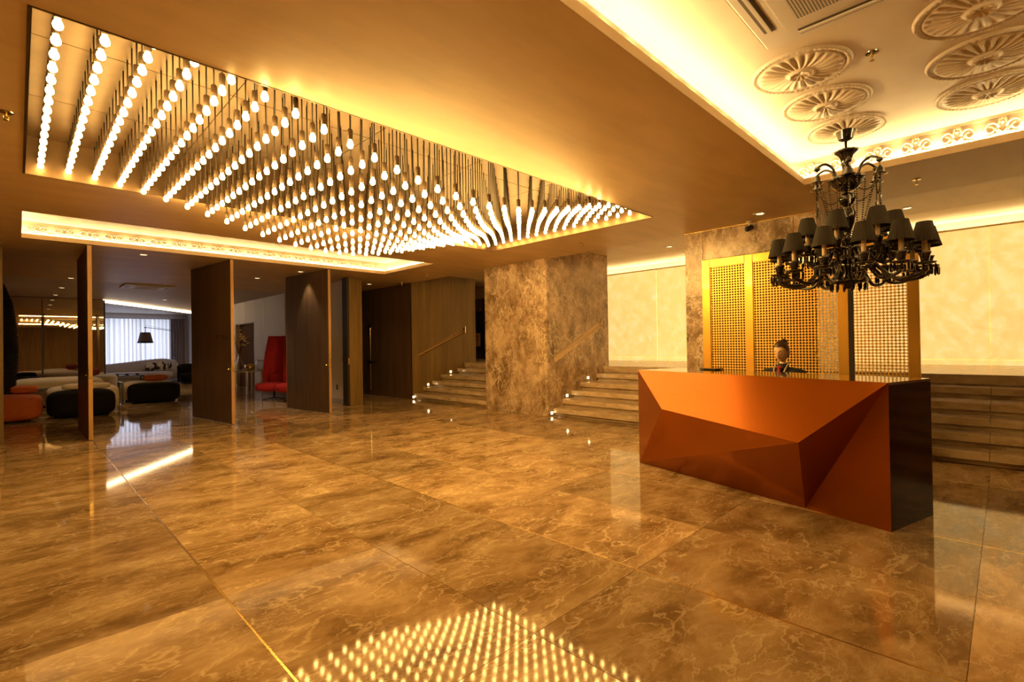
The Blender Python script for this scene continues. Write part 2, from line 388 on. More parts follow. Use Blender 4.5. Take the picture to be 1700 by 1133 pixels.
# recess of bulbs: copper lined box
RT = 3.55
m_ = MB().box(X0-0.04, X0, RB[0]-0.04, RB[1]+0.04, CZ+0.0705, RT+0.04).box(X1, X1+0.04, RB[0]-0.04, RB[1]+0.04, CZ+0.0705, RT+0.04)
m_.box(X0, X1, RB[0]-0.04, RB[0], CZ+0.0705, RT+0.04).box(X0, X1, RB[1], RB[1]+0.04, CZ+0.0705, RT+0.04)
m_.box(X0, X1, RB[0], RB[1], RT+0.012, RT+0.04)
tr1 = struct(m_.build('trim_1', 'copper_sheet'), 'copper lined ceiling recess holding the hanging bulbs')
pm = MB().bbox(0.003, (X1-X0)/5-0.003, 0.003, (RB[1]-RB[0])/3-0.003, 0, 0.012, 0.002).mesh('panel', 'copper_sheet')
for i in range(5):
    for j in range(3):
        link('panel', pm, tr1, (X0+(X1-X0)/5*i, RB[0]+(RB[1]-RB[0])/3*j, RT))
MB().box(X0, X0+0.012, RB[0], RB[1], CZ+0.002, RT).build('dark_strip', 'dark_gap', tr1)
MB().box(X0+0.0121, X1-0.004, RB[0], RB[0]+0.004, CZ+0.001, RT).box(X0+0.0121, X1-0.004, RB[1]-0.004, RB[1], CZ+0.001, RT).box(X1-0.004, X1, RB[0], RB[1], CZ+0.001, RT).build('liner', 'copper_sheet', tr1)
m_ = MB()
for (a, b_, c, d) in ((X0-0.006, X0+0.006, RB[0]-0.006, RB[1]+0.006), (X1-0.006, X1+0.006, RB[0]-0.006, RB[1]+0.006), (X0, X1, RB[0]-0.006, RB[0]+0.006), (X0, X1, RB[1]-0.006, RB[1]+0.006)):
    m_.box(a, b_, c, d, CZ-0.003, CZ)
m_.build('edge_bead', 'copper_sheet', tr1)

# scroll ornament for the cove friezes (lies in local XZ, sticks out towards -Y)
m_ = MB()
for sgn in (1, -1):
    pts = []; rd = []
    for t in range(15):
        a = t/14*2.6*PI; rr = 0.058*(1-t/18)
        pts.append((sgn*(0.085-rr*cos(a)), -0.012, 0.075+rr*sin(a)*1.05)); rd.append(0.0115*(1-t/24))
    m_.tube(pts, rd, 5)
    pts = [(sgn*(0.027-0.09*t/6), -0.012, 0.06-0.06*sin(PI*t/6)+0.04*t/6) for t in range(7)]
    m_.tube(pts, [0.011*(1-t/9) for t in range(7)], 5)
    for q in range(3):
        m_.ell((sgn*(0.03+0.035*q), -0.008, 0.028-0.006*q), (0.021, 0.011, 0.014), 6, 4)
for q in range(5):
    a = PI*(0.1+0.2*q); m_.ell((0.032*cos(a), -0.008, 0.115+0.034*sin(a)), (0.014, 0.012, 0.02), 6, 4)
m_.ell((0, -0.012, 0.115), (0.016, 0.014, 0.016), 8, 5)
scroll_me = m_.mesh('scroll_ornament', 'cove_white', 'all')
def cove(n, ry, back, topz, label, led, orn_sides, ceil_mat, ceil_label):
    x0, x1, y0, y1 = X0-back, X1+back, ry[0]-back, ry[1]+back
    m_ = MB()
    zb = CZ+0.0705
    m_.box(x0-0.03, x0, y0-0.03, y1+0.03, zb, topz).box(x1, x1+0.03, y0-0.03, y1+0.03, zb, topz)
    m_.box(x0, x1, y0-0.03, y0, zb, topz).box(x0, x1, y1, y1+0.03, zb, topz)
    t = struct(m_.build('trim_%d' % n, 'cove_white'), label)
    c = MB()
    c.box(x0-0.03, x1+0.03, y0-0.03, y1+0.03, topz, topz+0.04)
    struct(c.build('ceiling', ceil_mat), ceil_label)
    # led strip lying on the ledge
    e = MB(); w = 0.02; zz = CZ+0.0715; mx_ = back*0.62
    e.box(X0-mx_-w, X0-mx_, y0+0.03, y1-0.03, zz, zz+0.012).box(X1+mx_, X1+mx_+w, y0+0.03, y1-0.03, zz, zz+0.012)
    e.box(X0, X1, ry[0]-mx_-w, ry[0]-mx_, zz, zz+0.012).box(X0, X1, ry[1]+mx_, ry[1]+mx_+w, zz, zz+0.012)
    e.build('led_strip', led, t)
    # frieze: base bead + ornaments
    for side in orn_sides:
        if side == 'right':
            MB().box(x1-0.012, x1, y0, y1, topz-0.03, topz-0.004).box(x1-0.018, x1, y0, y1, CZ+0.10, CZ+0.115).build('moulding', 'cove_white', t)
            y = y1-0.22
            while y > y0+0.1:
                o = link('scroll_ornament', scroll_me, t, (x1, y, CZ+0.118), PI*1.5); o.scale = (0.95, 1.3, (topz-CZ-0.155)/0.155); y -= 0.31
        else:
            MB().box(x0, x1, y1-0.012, y1, topz-0.03, topz-0.004).box(x0, x1, y1-0.018, y1, CZ+0.10, CZ+0.115).build('moulding', 'cove_white', t)
            x = x1-0.22
            while x > x0+0.1:
                o = link('scroll_ornament', scroll_me, t, (x, y1, CZ+0.118)); o.scale = (0.95, 1.3, (topz-CZ-0.155)/0.155); x -= 0.31
    return t
RZ = 3.50
cove(2, RR, 0.20, RZ, 'pale frieze wall of the lit cove around the rosette ceiling', 'led', ('right', 'far'), 'stucco', 'stucco ceiling panel carrying the plaster rosettes')
cove(3, RC, 0.14, 3.46, 'pale frieze wall of the lit cove by the pivot doors', 'led_far', ('far',), 'cove_white', 'bright ceiling panel of the cove by the pivot doors')

# ------------------------------------------------------------------ walls around
struct(MB().box(-7.2, -7.0, -6, 29.2, 0, CZ).build('wall_left', 'wood_olive'), 'wood panelled wall on the far left, out of view')
struct(MB().box(-7.2, 13.3, -6.2, -6.0, 0, 3.9).build('wall_front', 'wood_olive'), 'wood panelled wall behind the viewer')
o = struct(MB().box(12.80, 12.98, -6, 11.2, 0.93, 3.50).build('wall_right', 'stucco'), 'wall of backlit onyx panels above the stairs')
yy = -6.0
seams = [-4.2, -2.0, 0.2, 2.45, 4.7, 6.95, 9.2, 11.2]
for s_ in seams:
    MB().bbox(12.75, 12.80, yy+0.004, s_-0.004, 1.03, 3.50, 0.004).build('onyx_panel', 'onyx', o)
    MB().bbox(12.74, 12.80, yy+0.004, s_-0.004, 0.931, 1.022, 0.004).build('onyx_panel', 'onyx', o)
    yy = s_
MB().box(12.70, 12.80, -6, 11.2, 3.50, 3.53).build('ledge', 'stucco', o)
MB().box(12.86, 12.90, -6, 11.2, 3.502, 3.515).build('led_strip', 'led_stair', o)
struct(MB().box(13.1, 13.3, -6, 18, 0.93, 3.9).build('wall_stair', 'stucco'), 'pale wall rising behind the onyx panels')
struct(MB().box(9.43, 13.1, -6, 18, 0.80, 0.93).build('floor', 'stair_marble'), 'marble landing at the top of the stairs')

struct(MB().box(9.89, 13.3, 17.9, 18.2, 0.93, 3.9).build('wall_landing', 'beige_wall'), 'beige end wall of the upper landing, hidden from view')
struct(MB().box(13.3, 13.4, -6.2, 18.2, 0, 3.9).box(7.6, 13.4, 18.0, 18.3, 0, 3.9).build('wall_outer', 'beige_wall'), 'outer wall behind the onyx panels, hidden from view')
# lift lobby seen past the left flight
wd = struct(MB().box(12.80, 13.0, 11.2, 13.4, 0.93, 3.71).box(12.80, 13.0, 15.6, 18, 0.93, 3.71).box(12.80, 13.0, 13.4, 15.6, 3.28, 3.71).build('wall_back', 'beige_wall'), 'beige wall around the dark glazed doors on the upper landing')
d4 = struct(MB().box(12.9, 12.94, 13.4, 15.6, 0.93, 3.28).build('door_4', 'dark_glass'), 'dark glazed doors on the upper landing')
for y in (13.4, 14.10, 14.34, 15.0, 15.5):
    MB().box(12.84, 12.899, y, y+0.07, 0.93, 3.28).build('door_frame', 'wood_dark', d4)
MB().box(12.84, 12.899, 13.4, 15.6, 2.78, 3.28).build('header_panel', 'wood_olive', d4)
MB().box(12.84, 12.899, 13.4, 15.6, 0.931, 1.25).build('kick_panel', 'wood_dark', d4)
sg = thing('poster_stand', 'yellow poster with a dark figure beside the upper landing doors', 'sign', (12.6, 14.53, 0.93))
MB().box(-0.01, 0.01, -0.20, 0.17, 0.48, 0.98).build('board', 'sign_yellow', sg)
MB().tube([(0.03, -0.16, 0), (0.0, -0.16, 0.5)], 0.008, 6).tube([(0.03, 0.13, 0), (0.0, 0.13, 0.5)], 0.008, 6).tube([(0.2, 0, 0), (0.02, 0, 0.6)], 0.008, 6).build('leg', 'black_metal', sg)
MB().tube([(-0.014, 0.0+0.07*cos(a), 0.82+0.07*sin(a)) for a in [PI*(1.0-0.25*k) for k in range(6)]]+[(-0.014, -0.02, 0.68)], 0.014, 6).tube([(-0.014, -0.02, 0.60), (-0.014, -0.02, 0.57)], 0.014, 6).build('mark', 'black_plastic', sg)

# ------------------------------------------------------------------ slotted wall face helper (face in XZ plane at y, looking -Y)
def slotted(mb, y, xa, xb, za, zb, slot, depth):
    (xl, zl0, zl1, xr, zr0, zr1) = slot
    V = [(xa, za), (xl, za), (xr, za), (xb, za), (xa, zb), (xl, zb), (xr, zb), (xb, zb), (xl, zl0), (xl, zl1), (xr, zr0), (xr, zr1)]
    P = [(x, y, z) for x, z in V]
    F = [(0, 1, 8, 9, 5, 4), (1, 2, 10, 8), (9, 11, 6, 5), (2, 3, 7, 6, 11, 10)]
    mb.add(P, F)
    Q = [(xl, y, zl0), (xr, y, zr0), (xr, y, zr1), (xl, y, zl1)]; B = [(x, y+depth, z) for x, _, z in Q]
    return MB().add(Q+B, [(0, 1, 5, 4), (1, 2, 6, 5), (2, 3, 7, 6), (3, 0, 4, 7), (4, 5, 6, 7)])

# marble pillar between the two flights
C1 = (7.50, 9.66, 6.50, 8.35)
m_ = MB().box(C1[0]+0.03, C1[1], C1[2]+0.10, C1[3], 0, CZ2)
col1 = struct(m_.build('wall_pillar', 'column_marble'), 'brown marble pillar with a slanted handrail slot between two flights of stairs')
f_ = MB(); sl_ = slotted(f_, C1[2]+0.0, C1[0]+0.16, C1[1]-0.16, 0, CZ2, (7.70, 1.06, 1.22, 9.43, 1.85, 2.0), 0.05)
f_.build('slotted_slab', 'column_marble', col1); sl_.build('rail_slot', 'slot_light_tone', col1)
MB().bbox(C1[0], C1[0]+0.157, C1[2], C1[2]+0.099, 0, CZ, 0.003).build('slab', 'column_marble', col1)
MB().bbox(C1[1]-0.157, C1[1], C1[2], C1[2]+0.099, 0, CZ2, 0.003).build('slab', 'column_marble', col1)
for (ya, yb) in ((6.605, 6.73), (6.735, 8.10), (8.105, 8.35)):
    for (za, zb) in ((0, 1.72), (1.723, CZ-0.001)) if yb-ya < 0.4 else ((0, CZ-0.001),):
        MB().bbox(C1[0], C1[0]+0.029, ya, yb, za, zb, 0.003).build('slab', 'column_marble', col1)
# second pillar behind the reception screen
C2 = (7.58, 9.66, 1.77, 3.62)
m_ = MB().box(C2[0]+0.03, C2[1], C2[2], C2[3], 0, CZ2)
col2 = struct(m_.build('wall_pillar', 'column_marble'), 'brown marble pillar behind the golden lattice screen')
for (ya, yb) in ((1.77, 2.05), (2.054, 3.33), (3.334, 3.62)):
    for (za, zb) in ((0, 2.15), (2.153, CZ-0.001)) if yb-ya < 0.4 else ((0, 2.72), (2.723, CZ-0.001)):
        MB().bbox(C2[0], C2[0]+0.029, ya, yb, za, zb, 0.003).build('slab', 'column_marble', col2)
MB().box(C2[0]-0.008, C2[0], C2[2], C2[3], CZ-0.012, CZ-0.0005).build('top_bead', 'brass', col2)

# wood clad block left of the stairs, with handrail slot
WL = (7.58, 9.89, 11.45, 16.0)
wl = struct(MB().box(WL[0]+0.02, WL[1], WL[2]+0.10, WL[3], 0, CZ2).build('wall_wood', 'wood_dark'), 'dark wood clad block with a slanted handrail slot beside the left flight')
f_ = MB(); sl_ = slotted(f_, WL[2], WL[0], WL[1], 0, CZ2, (7.77, 1.12, 1.22, 9.49, 1.84, 2.0), 0.085)
f_.build('slotted_panel', 'wood_olive', wl); sl_.build('rail_slot', 'wood_edge', wl)
for (ya, yb) in ((11.45, 13.13), (13.134, 14.6), (14.604, 16.0)):
    MB().box(WL[0], WL[0]+0.019, ya, yb, 2.19 if ya > 12 else 0, CZ-0.001).build('panel', 'wood_dark', wl)
for (ya, yb) in ((13.134, 13.16), (14.1, 14.6), (14.604, 16.0)):
    MB().box(WL[0], WL[0]+0.019, ya, yb, 0, 2.186).build('panel', 'wood_dark', wl)
m_ = MB().tube([(7.70, WL[2]+0.045, 1.15), (9.48, WL[2]+0.045, 1.87)], 0.026, 10)
rail = tag(m_.build('handrail', 'wood_edge', None, 'all'), 'round wooden handrail set into the dark wood wall by the left flight', 'handrail')
m_ = MB().box(9.470, 9.492, WL[2]-0.012, WL[2]+0.02, 1.83, 2.02).build('end_plate', 'brass', rail)
# fire door in the corridor
d5 = struct(MB().box(WL[0]+0.004, WL[0]+0.0195, 13.165, 14.095, 0.01, 2.18).build('door_5', 'wood_dark'), 'dark fire door with vertical rods in the side corridor')
MB().tube([(WL[0]-0.02, 13.62, 0.16), (WL[0]-0.02, 13.62, 2.03)], 0.016, 8).build('vertical_rod', 'chrome', d5)
MB().box(WL[0]-0.05, WL[0]+0.003, 13.55, 13.69, 2.03, 2.11).build('top_latch', 'black_metal', d5)
MB().tube([(WL[0]-0.05, 13.24, 1.0), (WL[0]-0.05, 13.72, 1.0)], 0.022, 8).box(WL[0]-0.06, WL[0]+0.003, 13.58, 13.72, 0.95, 1.05).build('push_bar', 'black_metal', d5)
struct(MB().box(5.95, 7.58, 15.9, 16.0, 0, CZ).build('wall_corridor', 'wood_dark'), 'dark end wall of the side corridor')

# ------------------------------------------------------------------ stairs
STX = [7.65, 7.95, 8.25, 8.55, 9.155, 9.45]; RISE = 0.155
def flight(name, ya, yb, seams, label):
    body = MB()
    for i, x in enumerate(STX): body.box(x+0.065, 9.46, ya, yb, RISE*i, RISE*(i+1)-0.098)
    st = struct(body.build(name, 'stair_marble'), label)
    for i, x in enumerate(STX):
        xn = STX[i+1]+0.065 if i < 5 else 9.60
        cuts = [ya]+[s for s in seams if ya+0.2 < s < yb-0.2]+[yb]
        for a, c in zip(cuts, cuts[1:]):
            MB().bbox(x, xn, a+0.0015, c-0.0015, RISE*(i+1)-0.097, RISE*(i+1)+(0.001 if i == 5 else 0), 0.004).build('tread', 'stair_marble', st)
    return st
flight('floor_stairs', C1[3], WL[2]-0.001, [9.9], 'left flight of marble steps between the wood block and the pillar')
flight('floor_stairs', C2[3], C1[2]-0.001, [4.59], 'middle flight of marble steps right of the tall pillar')
flight('floor_stairs', -6, C2[2]-0.001, [-4.2, -2.1, 0.15], 'right flight of marble steps beyond the desk')
def step_light(x, y, z, label):
    t = thing('step_light', label, 'light', (x, y, z), 0, 'square step lights in the stair walls')
    MB().box(-0.034, 0.034, -0.006, 0, -0.034, 0.034).build('frame', 'chrome', t)
    MB().box(-0.026, 0.026, -0.012, -0.0061, -0.026, 0.026).build('lens', 'step_glow', t)
step_light(7.60, C1[2], 0.06, 'lowest glowing step light on the tall marble pillar')
step_light(8.10, C1[2], 0.37, 'middle glowing step light on the tall marble pillar')
step_light(8.84, C1[2], 0.70, 'highest glowing step light on the tall marble pillar')
step_light(7.625, WL[2], 0.065, 'lowest glowing step light on the wood clad block')
step_light(8.11, WL[2], 0.37, 'middle glowing step light on the wood clad block')
step_light(8.91, WL[2], 0.69, 'highest glowing step light on the wood clad block')
sr = thing('step_light', 'step light facing the dark end of the reception desk', 'light', (7.66, 1.71, 0.06), 0, 'square step lights in the stair walls')
sr.rotation_euler = (0, 0, 0); sr.location = (8.10, C2[2], 0.37)
MB().box(-0.034, 0.034, -0.006, 0, -0.034, 0.034).build('frame', 'chrome', sr)
MB().box(-0.026, 0.026, -0.012, -0.0061, -0.026, 0.026).build('lens', 'step_glow', sr)

# ------------------------------------------------------------------ pivot doors between lobby and lounge
def pivot(n, near, far, label, lock=True, text=False):
    A = Vector((*near, 0)); B = Vector((*far, 0)); u = (B-A).normalized(); c = (A+B)/2; hl = (B-A).length/2; v = Vector((-u.y, u.x, 0))
    th = 0.027
    # panel core sits to the right (+X side) of the measured left face
    cc = (A+B)/2 - v*th
    d = struct(MB().obox(cc, u, hl-0.012, th, 0.012, 3.165).build('door_%d' % n, 'wood_dark'), label)
    e = A-v*th+u*0.006
    MB().obox(e, u, 0.006, th+0.0005, 0.012, 3.166).build('edge_strip', 'wood_edge', d)
    e2 = B-v*th-u*0.006
    MB().obox(e2, u, 0.006, th, 0.012, 3.166).build('edge_strip', 'wood_edge', d)
    # pivots
    for z0, z1 in ((0.0, 0.012), (3.166, CZ)):
        p = A-v*th+u*0.25; MB().lathe([(0.03, z0), (0.03, z1)], 12, (p.x, p.y, 0)).build('pivot', 'chrome', d)
    if lock:
        p = A-v*th-u*0.004
        MB().obox(p, u, 0.003, 0.022, 1.0, 1.2).build('lock_plate', 'brass', d)
        p = A+v*0.012+u*0.10
        MB().lathe([(0.0, -0.012), (0.02, -0.012), (0.022, 0.0), (0.02, 0.012), (0, 0.012)], 12, (p.x, p.y, 1.06)).build('knob', 'brass', d)
    return d, A, u, v, th
d1 = pivot(1, (0.805, 10.48), (0.80, 12.35), 'dark wood pivot door turned open, leftmost of three', True)
d2 = pivot(2, (2.895, 10.50), (2.64, 12.36), 'dark wood pivot door turned open, middle of three', True)
d3 = pivot(3, (4.825, 10.50), (4.62, 12.38), 'dark wood pivot door turned open, rightmost of three', True)
# small dark lettering on the middle door
d, A, u, v, th = d2
m_ = MB()
def stroke(s0, z0, s1, z1, w=0.012):
    P0 = A+u*s0+v*0.003; P1 = A+u*s1+v*0.003
    m_.tube([(P0.x, P0.y, z0), (P1.x, P1.y, z1)], w*0.6, 5)
for s0 in (0.62, 0.50):
    stroke(s0+0.04, 1.735, s0-0.04, 1.735); stroke(s0, 1.735, s0, 1.65)
stroke(0.40, 1.74, 0.33, 1.68); stroke(0.26, 1.74, 0.33, 1.68); stroke(0.33, 1.68, 0.33, 1.62)
stroke(0.24, 1.70, 0.16, 1.66); stroke(0.16, 1.66, 0.22, 1.63)
m_.build('lettering', 'black_plastic', d)
# wall end at far left and jamb on the right
struct(MB().box(-2.6, -0.165, 11.42, 11.60, 0, CZ).build('wall_left', 'wood_olive'), 'wood faced wall end at the left edge')
jb = struct(MB().box(5.80, 6.16, 11.50, 11.72, 0, CZ).build('trim_4', 'wood_olive'), 'wood faced jamb right of the pivot doors')
MB().box(5.74, 5.798, 11.47, 11.72, 0, CZ-0.001).build('dark_stop', 'dark_gap', jb)
MB().box(5.755, 5.785, 11.455, 11.469, 1.02, 1.18).build('strike_plate', 'chrome', jb)

# ------------------------------------------------------------------ hanging bulbs
NBX, NBY = 30, 17
def bulb_z(X): return 3.26-0.48*(1+cos(PI*min(abs(X-3.12), 2.94)/2.94))/2
r_b = 0.034
bprof = [(0.011, 0.040), (0.013, 0.030), (0.021, 0.014), (0.0245, -0.002), (0.021, -0.018), (0.011, -0.0265), (0.0, -0.028)]
sprof = [(0.007, 0.118), (0.017, 0.115), (0.0205, 0.105), (0.0205, 0.042), (0.017, 0.036), (0.011, 0.036)]
bulb_me = MB().lathe(bprof, 8).mesh('bulb', 'bulb_glow', 'all')
sock_me = MB().lathe(sprof, 10).mesh('socket', 'socket_brown', True)
spots = []
for i in range(NBX):
    x = 0.168+0.2028*i
    for j in range(NBY):
        y = 3.49+0.195*j; spots.append((x*0.7071+y*0.7071, i, j, x, y))
spots.sort()
rod_me = {}
def ordn(n): return '%d%s' % (n, 'th' if 10 < n % 100 < 14 else {1: 'st', 2: 'nd', 3: 'rd'}.get(n % 10, 'th'))
for d_, i, j, x, y in spots[:300]:
    z = bulb_z(x)
    if i not in rod_me: rod_me[i] = MB().tube([(0, 0, 0.115), (0, 0, RT-z)], 0.0055, 6).mesh('rod', 'rod_black', 'all')
    t = tag(bpy.data.objects.new('pendant_bulb', None), 'glowing hanging bulb, %s from the left in the %s row from the near recess edge' % (ordn(i+1), ordn(j+1)), 'light bulb', 'pendant bulbs in the copper recess')
    COL.objects.link(t); t.location = (x, y, z); t.empty_display_size = 0.02
    link('bulb', bulb_me, t); link('socket', sock_me, t); link('rod', rod_me[i], t)
mb, ms, mr_ = MB(), MB(), MB()
for d_, i, j, x, y in spots[300:]:
    z = bulb_z(x)
    mb.lathe(bprof, 8, (x, y, z)); ms.lathe(sprof, 8, (x, y, z)); mr_.tube([(x, y, z+0.115), (x, y, RT)], 0.0055, 5)
o = thing('pendant_bulb_field', 'mass of glowing bulbs farthest back in the copper ceiling recess', 'light bulbs', (0, 0, 0), 0, 'pendant bulbs in the copper recess'); o['kind'] = 'stuff'
for nm, q, mt in (('bulbs', mb, 'bulb_glow'), ('sockets', ms, 'socket_brown'), ('rods', mr_, 'rod_black')):
    tag(q.build(nm, mt, o, 'all'), kind='stuff')

# ------------------------------------------------------------------ reception screen
SX = 7.49; ST = 0.06; SH = 2.705
scr = thing('lattice_screen', 'tall golden screen with three woven lattice panels behind the desk', 'screen', (SX, 0.70, 0))
def sbox(name, ya, yb, za, zb, mat='gold', dx=0.0, th=ST):
    return MB().bbox(dx, dx+th, ya-0.70, yb-0.70, za, zb, 0.003).build(name, mat, scr)
for ya, yb in ((3.19, 3.312), (2.568, 2.68), (1.417, 1.529), (0.713, 0.825)): sbox('post', ya, yb, 0, SH)
for ya, yb in ((2.682, 3.188), (1.531, 2.566), (0.827, 1.364)):
    sbox('top_rail', ya, yb, SH-0.12, SH); sbox('bottom_rail', ya, yb, 0, 0.12)
sbox('dark_gap_strip', 1.366, 1.415, 0, SH, 'dark_gap', 0.004, 0.05)  # black gap beside the right lattice, filled with a dark strip
MB().box(0.056, 0.0595, 1.80-0.70, 3.188-0.70, 0.13, SH-0.13).build('shade_sheet', 'lattice_shade', scr)  # dark sheet added as painted shade between screen and pillar
def lattice(ya, yb, za, zb):
    p0 = 0.0385; ny = round((yb-ya)/p0); nz = round((zb-za)/p0); py = (yb-ya)/ny; pz = (zb-za)/nz
    mb = MB(); r = 0.47; d = 0.006
    for i in range(ny):
        for j in range(nz):
            cy, cz = ya+py*(i+0.5)-0.70, za+pz*(j+0.5)
            o_ = [(cy-py/2, cz-pz/2), (cy+py/2, cz-pz/2), (cy+py/2, cz+pz/2), (cy-py/2, cz+pz/2)]
            h = [(cy, cz-pz*r), (cy+py*r, cz), (cy, cz+pz*r), (cy-py*r, cz)]
            vs = [(0.0145, *q) for q in o_]+[(0.014, *q) for q in h]+[(0.014+d, *q) for q in h]
            fs = [(0, 1, 4), (1, 5, 4), (1, 2, 5), (2, 6, 5), (2, 3, 6), (3, 7, 6), (3, 0, 7), (0, 4, 7)]+[(4, 5, 9, 8), (5, 6, 10, 9), (6, 7, 11, 10), (7, 4, 8, 11)]
            mb.add(vs, fs)
    me = bpy.data.meshes.new('lattice'); me.from_pydata(mb.v, [], mb.f); me.materials.append(MATS['gold_lattice'])
    tag(link('lattice', me, scr), kind='stuff')
for ya, yb in ((2.682, 3.188), (1.531, 2.566), (0.827, 1.364)): lattice(ya, yb, 0.12, SH-0.12)

# ------------------------------------------------------------------ reception desk (local: x along the front from right to left end, y into the desk)
DFR = Vector((4.62, 0.63, 0)); DU = Vector((0.265, 0.964, 0)).normalized(); DN = Vector((DU.y, -DU.x, 0))
desk = thing('reception_desk', 'long faceted copper brown lacquered reception desk', 'desk', DFR)
DL, DD, DH = 2.625, 0.70, 1.12
def D(s, n, z): p = DU*s+DN*n; return (p.x, p.y, z)
PA, PB = D(1.93, -0.34, 0.745), D(0.425, -0.45, 0.65)
TL, TR, BL, BR_, PC = D(DL, 0, DH), D(0, 0, DH), D(DL, 0, 0.0), D(0, 0, 0.0), D(0.64, 0, 0.0)
m_ = MB(); m_.add([TL, TR, BL, BR_, PA, PB, PC], [(0, 4, 1), (4, 5, 1), (0, 2, 4), (2, 6, 5, ), (2, 5, 4), (6, 1, 5), (6, 3, 1)])
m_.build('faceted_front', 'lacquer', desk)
def dbox(name, s0, s1, n0, n1, z0, z1, mat):
    c = DU*((s0+s1)/2)+DN*((n0+n1)/2); return MB().obox(c, DU, (s1-s0)/2, (n1-n0)/2, z0, z1).build(name, mat, desk)
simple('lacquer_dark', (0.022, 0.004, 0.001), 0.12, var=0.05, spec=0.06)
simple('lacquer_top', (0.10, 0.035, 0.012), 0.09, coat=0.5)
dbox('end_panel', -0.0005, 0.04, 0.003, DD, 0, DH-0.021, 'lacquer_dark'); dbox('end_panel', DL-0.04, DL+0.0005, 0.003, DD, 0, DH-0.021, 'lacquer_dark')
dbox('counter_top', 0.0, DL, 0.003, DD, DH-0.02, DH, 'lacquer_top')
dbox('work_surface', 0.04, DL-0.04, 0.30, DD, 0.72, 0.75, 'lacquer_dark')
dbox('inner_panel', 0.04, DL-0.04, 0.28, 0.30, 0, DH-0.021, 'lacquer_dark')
# flat monitor on the desk top seen edge on
mo = DFR+DU*2.06+DN*0.62
mon = thing('tablet', 'thin black tablet lying on the left end of the desk', 'tablet', (mo.x, mo.y, DH), math.atan2(DU.y, DU.x))
MB().bbox(-0.11, 0.11, -0.075, 0.075, 0.004, 0.016, 0.003).build('body', 'black_plastic', mon)
MB().box(-0.10, 0.10, -0.065, 0.065, 0.0162, 0.0168).build('display', 'dark_glass', mon)
MB().box(-0.08, 0.08, -0.05, 0.05, 0, 0.004).build('feet', 'black_plastic', mon)

# ------------------------------------------------------------------ receptionist on a stool
def skin_mesh(joints, edges, root, sub=2):
    me = bpy.data.meshes.new('skin'); me.from_pydata([j[:3] for j in joints], edges, [])
    o = bpy.data.objects.new('skin', me); COL.objects.link(o)
    md = o.modifiers.new('s', 'SKIN'); md.use_smooth_shade = True
    for i, j in enumerate(joints):
        sv = me.skin_vertices[0].data[i]; r = j[3]; sv.radius = r if isinstance(r, tuple) else (r, r); sv.use_root = (i == root)
    sb = o.modifiers.new('d', 'SUBSURF'); sb.levels = sub
    dg = bpy.context.evaluated_depsgraph_get(); ev = o.evaluated_get(dg); m2 = bpy.data.meshes.new_from_object(ev)
    bpy.data.objects.remove(o); return m2
# person local frame: +Y faces forward, X to her right hand side is -X (facing +Y -> right is +X)
PX, PY_ = 6.15, 1.79
face = Vector((-0.985, 0.17, 0)).normalized(); prz = math.atan2(face.y, face.x)-PI/2
SEAT = 0.60
per = thing('person', 'receptionist in dark jacket and red scarf looking down behind the desk', 'person', (PX, PY_, 0), prz)
J = [(0, 0, SEAT+0.10, (0.15, 0.11)), (0, 0.01, SEAT+0.24, (0.125, 0.095)), (0, 0.015, SEAT+0.40, (0.14, 0.10)), (0, 0.0, SEAT+0.46, (0.09, 0.07)), (0, 0.01, SEAT+0.55, 0.046), (0, 0.022, SEAT+0.63, 0.044)]
E_ = [(0, 1), (1, 2), (2, 3), (3, 4), (4, 5)]
for sx in (-1, 1):
    b0 = len(J)
    J += [(sx*0.16, -0.005, SEAT+0.44, 0.048), (sx*0.235, 0.03, SEAT+0.20, 0.043), (sx*0.15, 0.27, SEAT+0.19, 0.032), (sx*0.11, 0.34, SEAT+0.20, 0.026)]
    E_ += [(3, b0), (b0, b0+1), (b0+1, b0+2), (b0+2, b0+3)]
    h0 = len(J)
    J += [(sx*0.10, 0.39, SEAT+0.20, (0.03, 0.018))]; E_ += [(b0+3, h0)]
    for k, (dx, ln) in enumerate(((0.028, 0.065), (0.010, 0.078), (-0.008, 0.074), (-0.024, 0.058))):
        q = len(J); J += [(sx*(0.10+dx), 0.425, SEAT+0.20, 0.009), (sx*(0.10+dx), 0.425+ln*0.55, SEAT+0.195, 0.0085), (sx*(0.10+dx), 0.425+ln*0.9, SEAT+0.178, 0.0075)]
        E_ += [(h0, q), (q, q+1), (q+1, q+2)]
    q = len(J); J += [(sx*0.062, 0.385, SEAT+0.195, 0.011), (sx*0.045, 0.415, SEAT+0.185, 0.009)]; E_ += [(h0, q), (q, q+1)]
    l0 = len(J)
    J += [(sx*0.095, 0.05, SEAT+0.075, 0.085), (sx*0.11, 0.42, SEAT+0.06, 0.058), (sx*0.11, 0.40, SEAT-0.20, 0.048), (sx*0.11, 0.37, SEAT-0.36, 0.033), (sx*0.11, 0.47, SEAT-0.40, 0.030)]
    E_ += [(0, l0), (l0, l0+1), (l0+1, l0+2), (l0+2, l0+3), (l0+3, l0+4)]
body = skin_mesh(J, E_, 0)
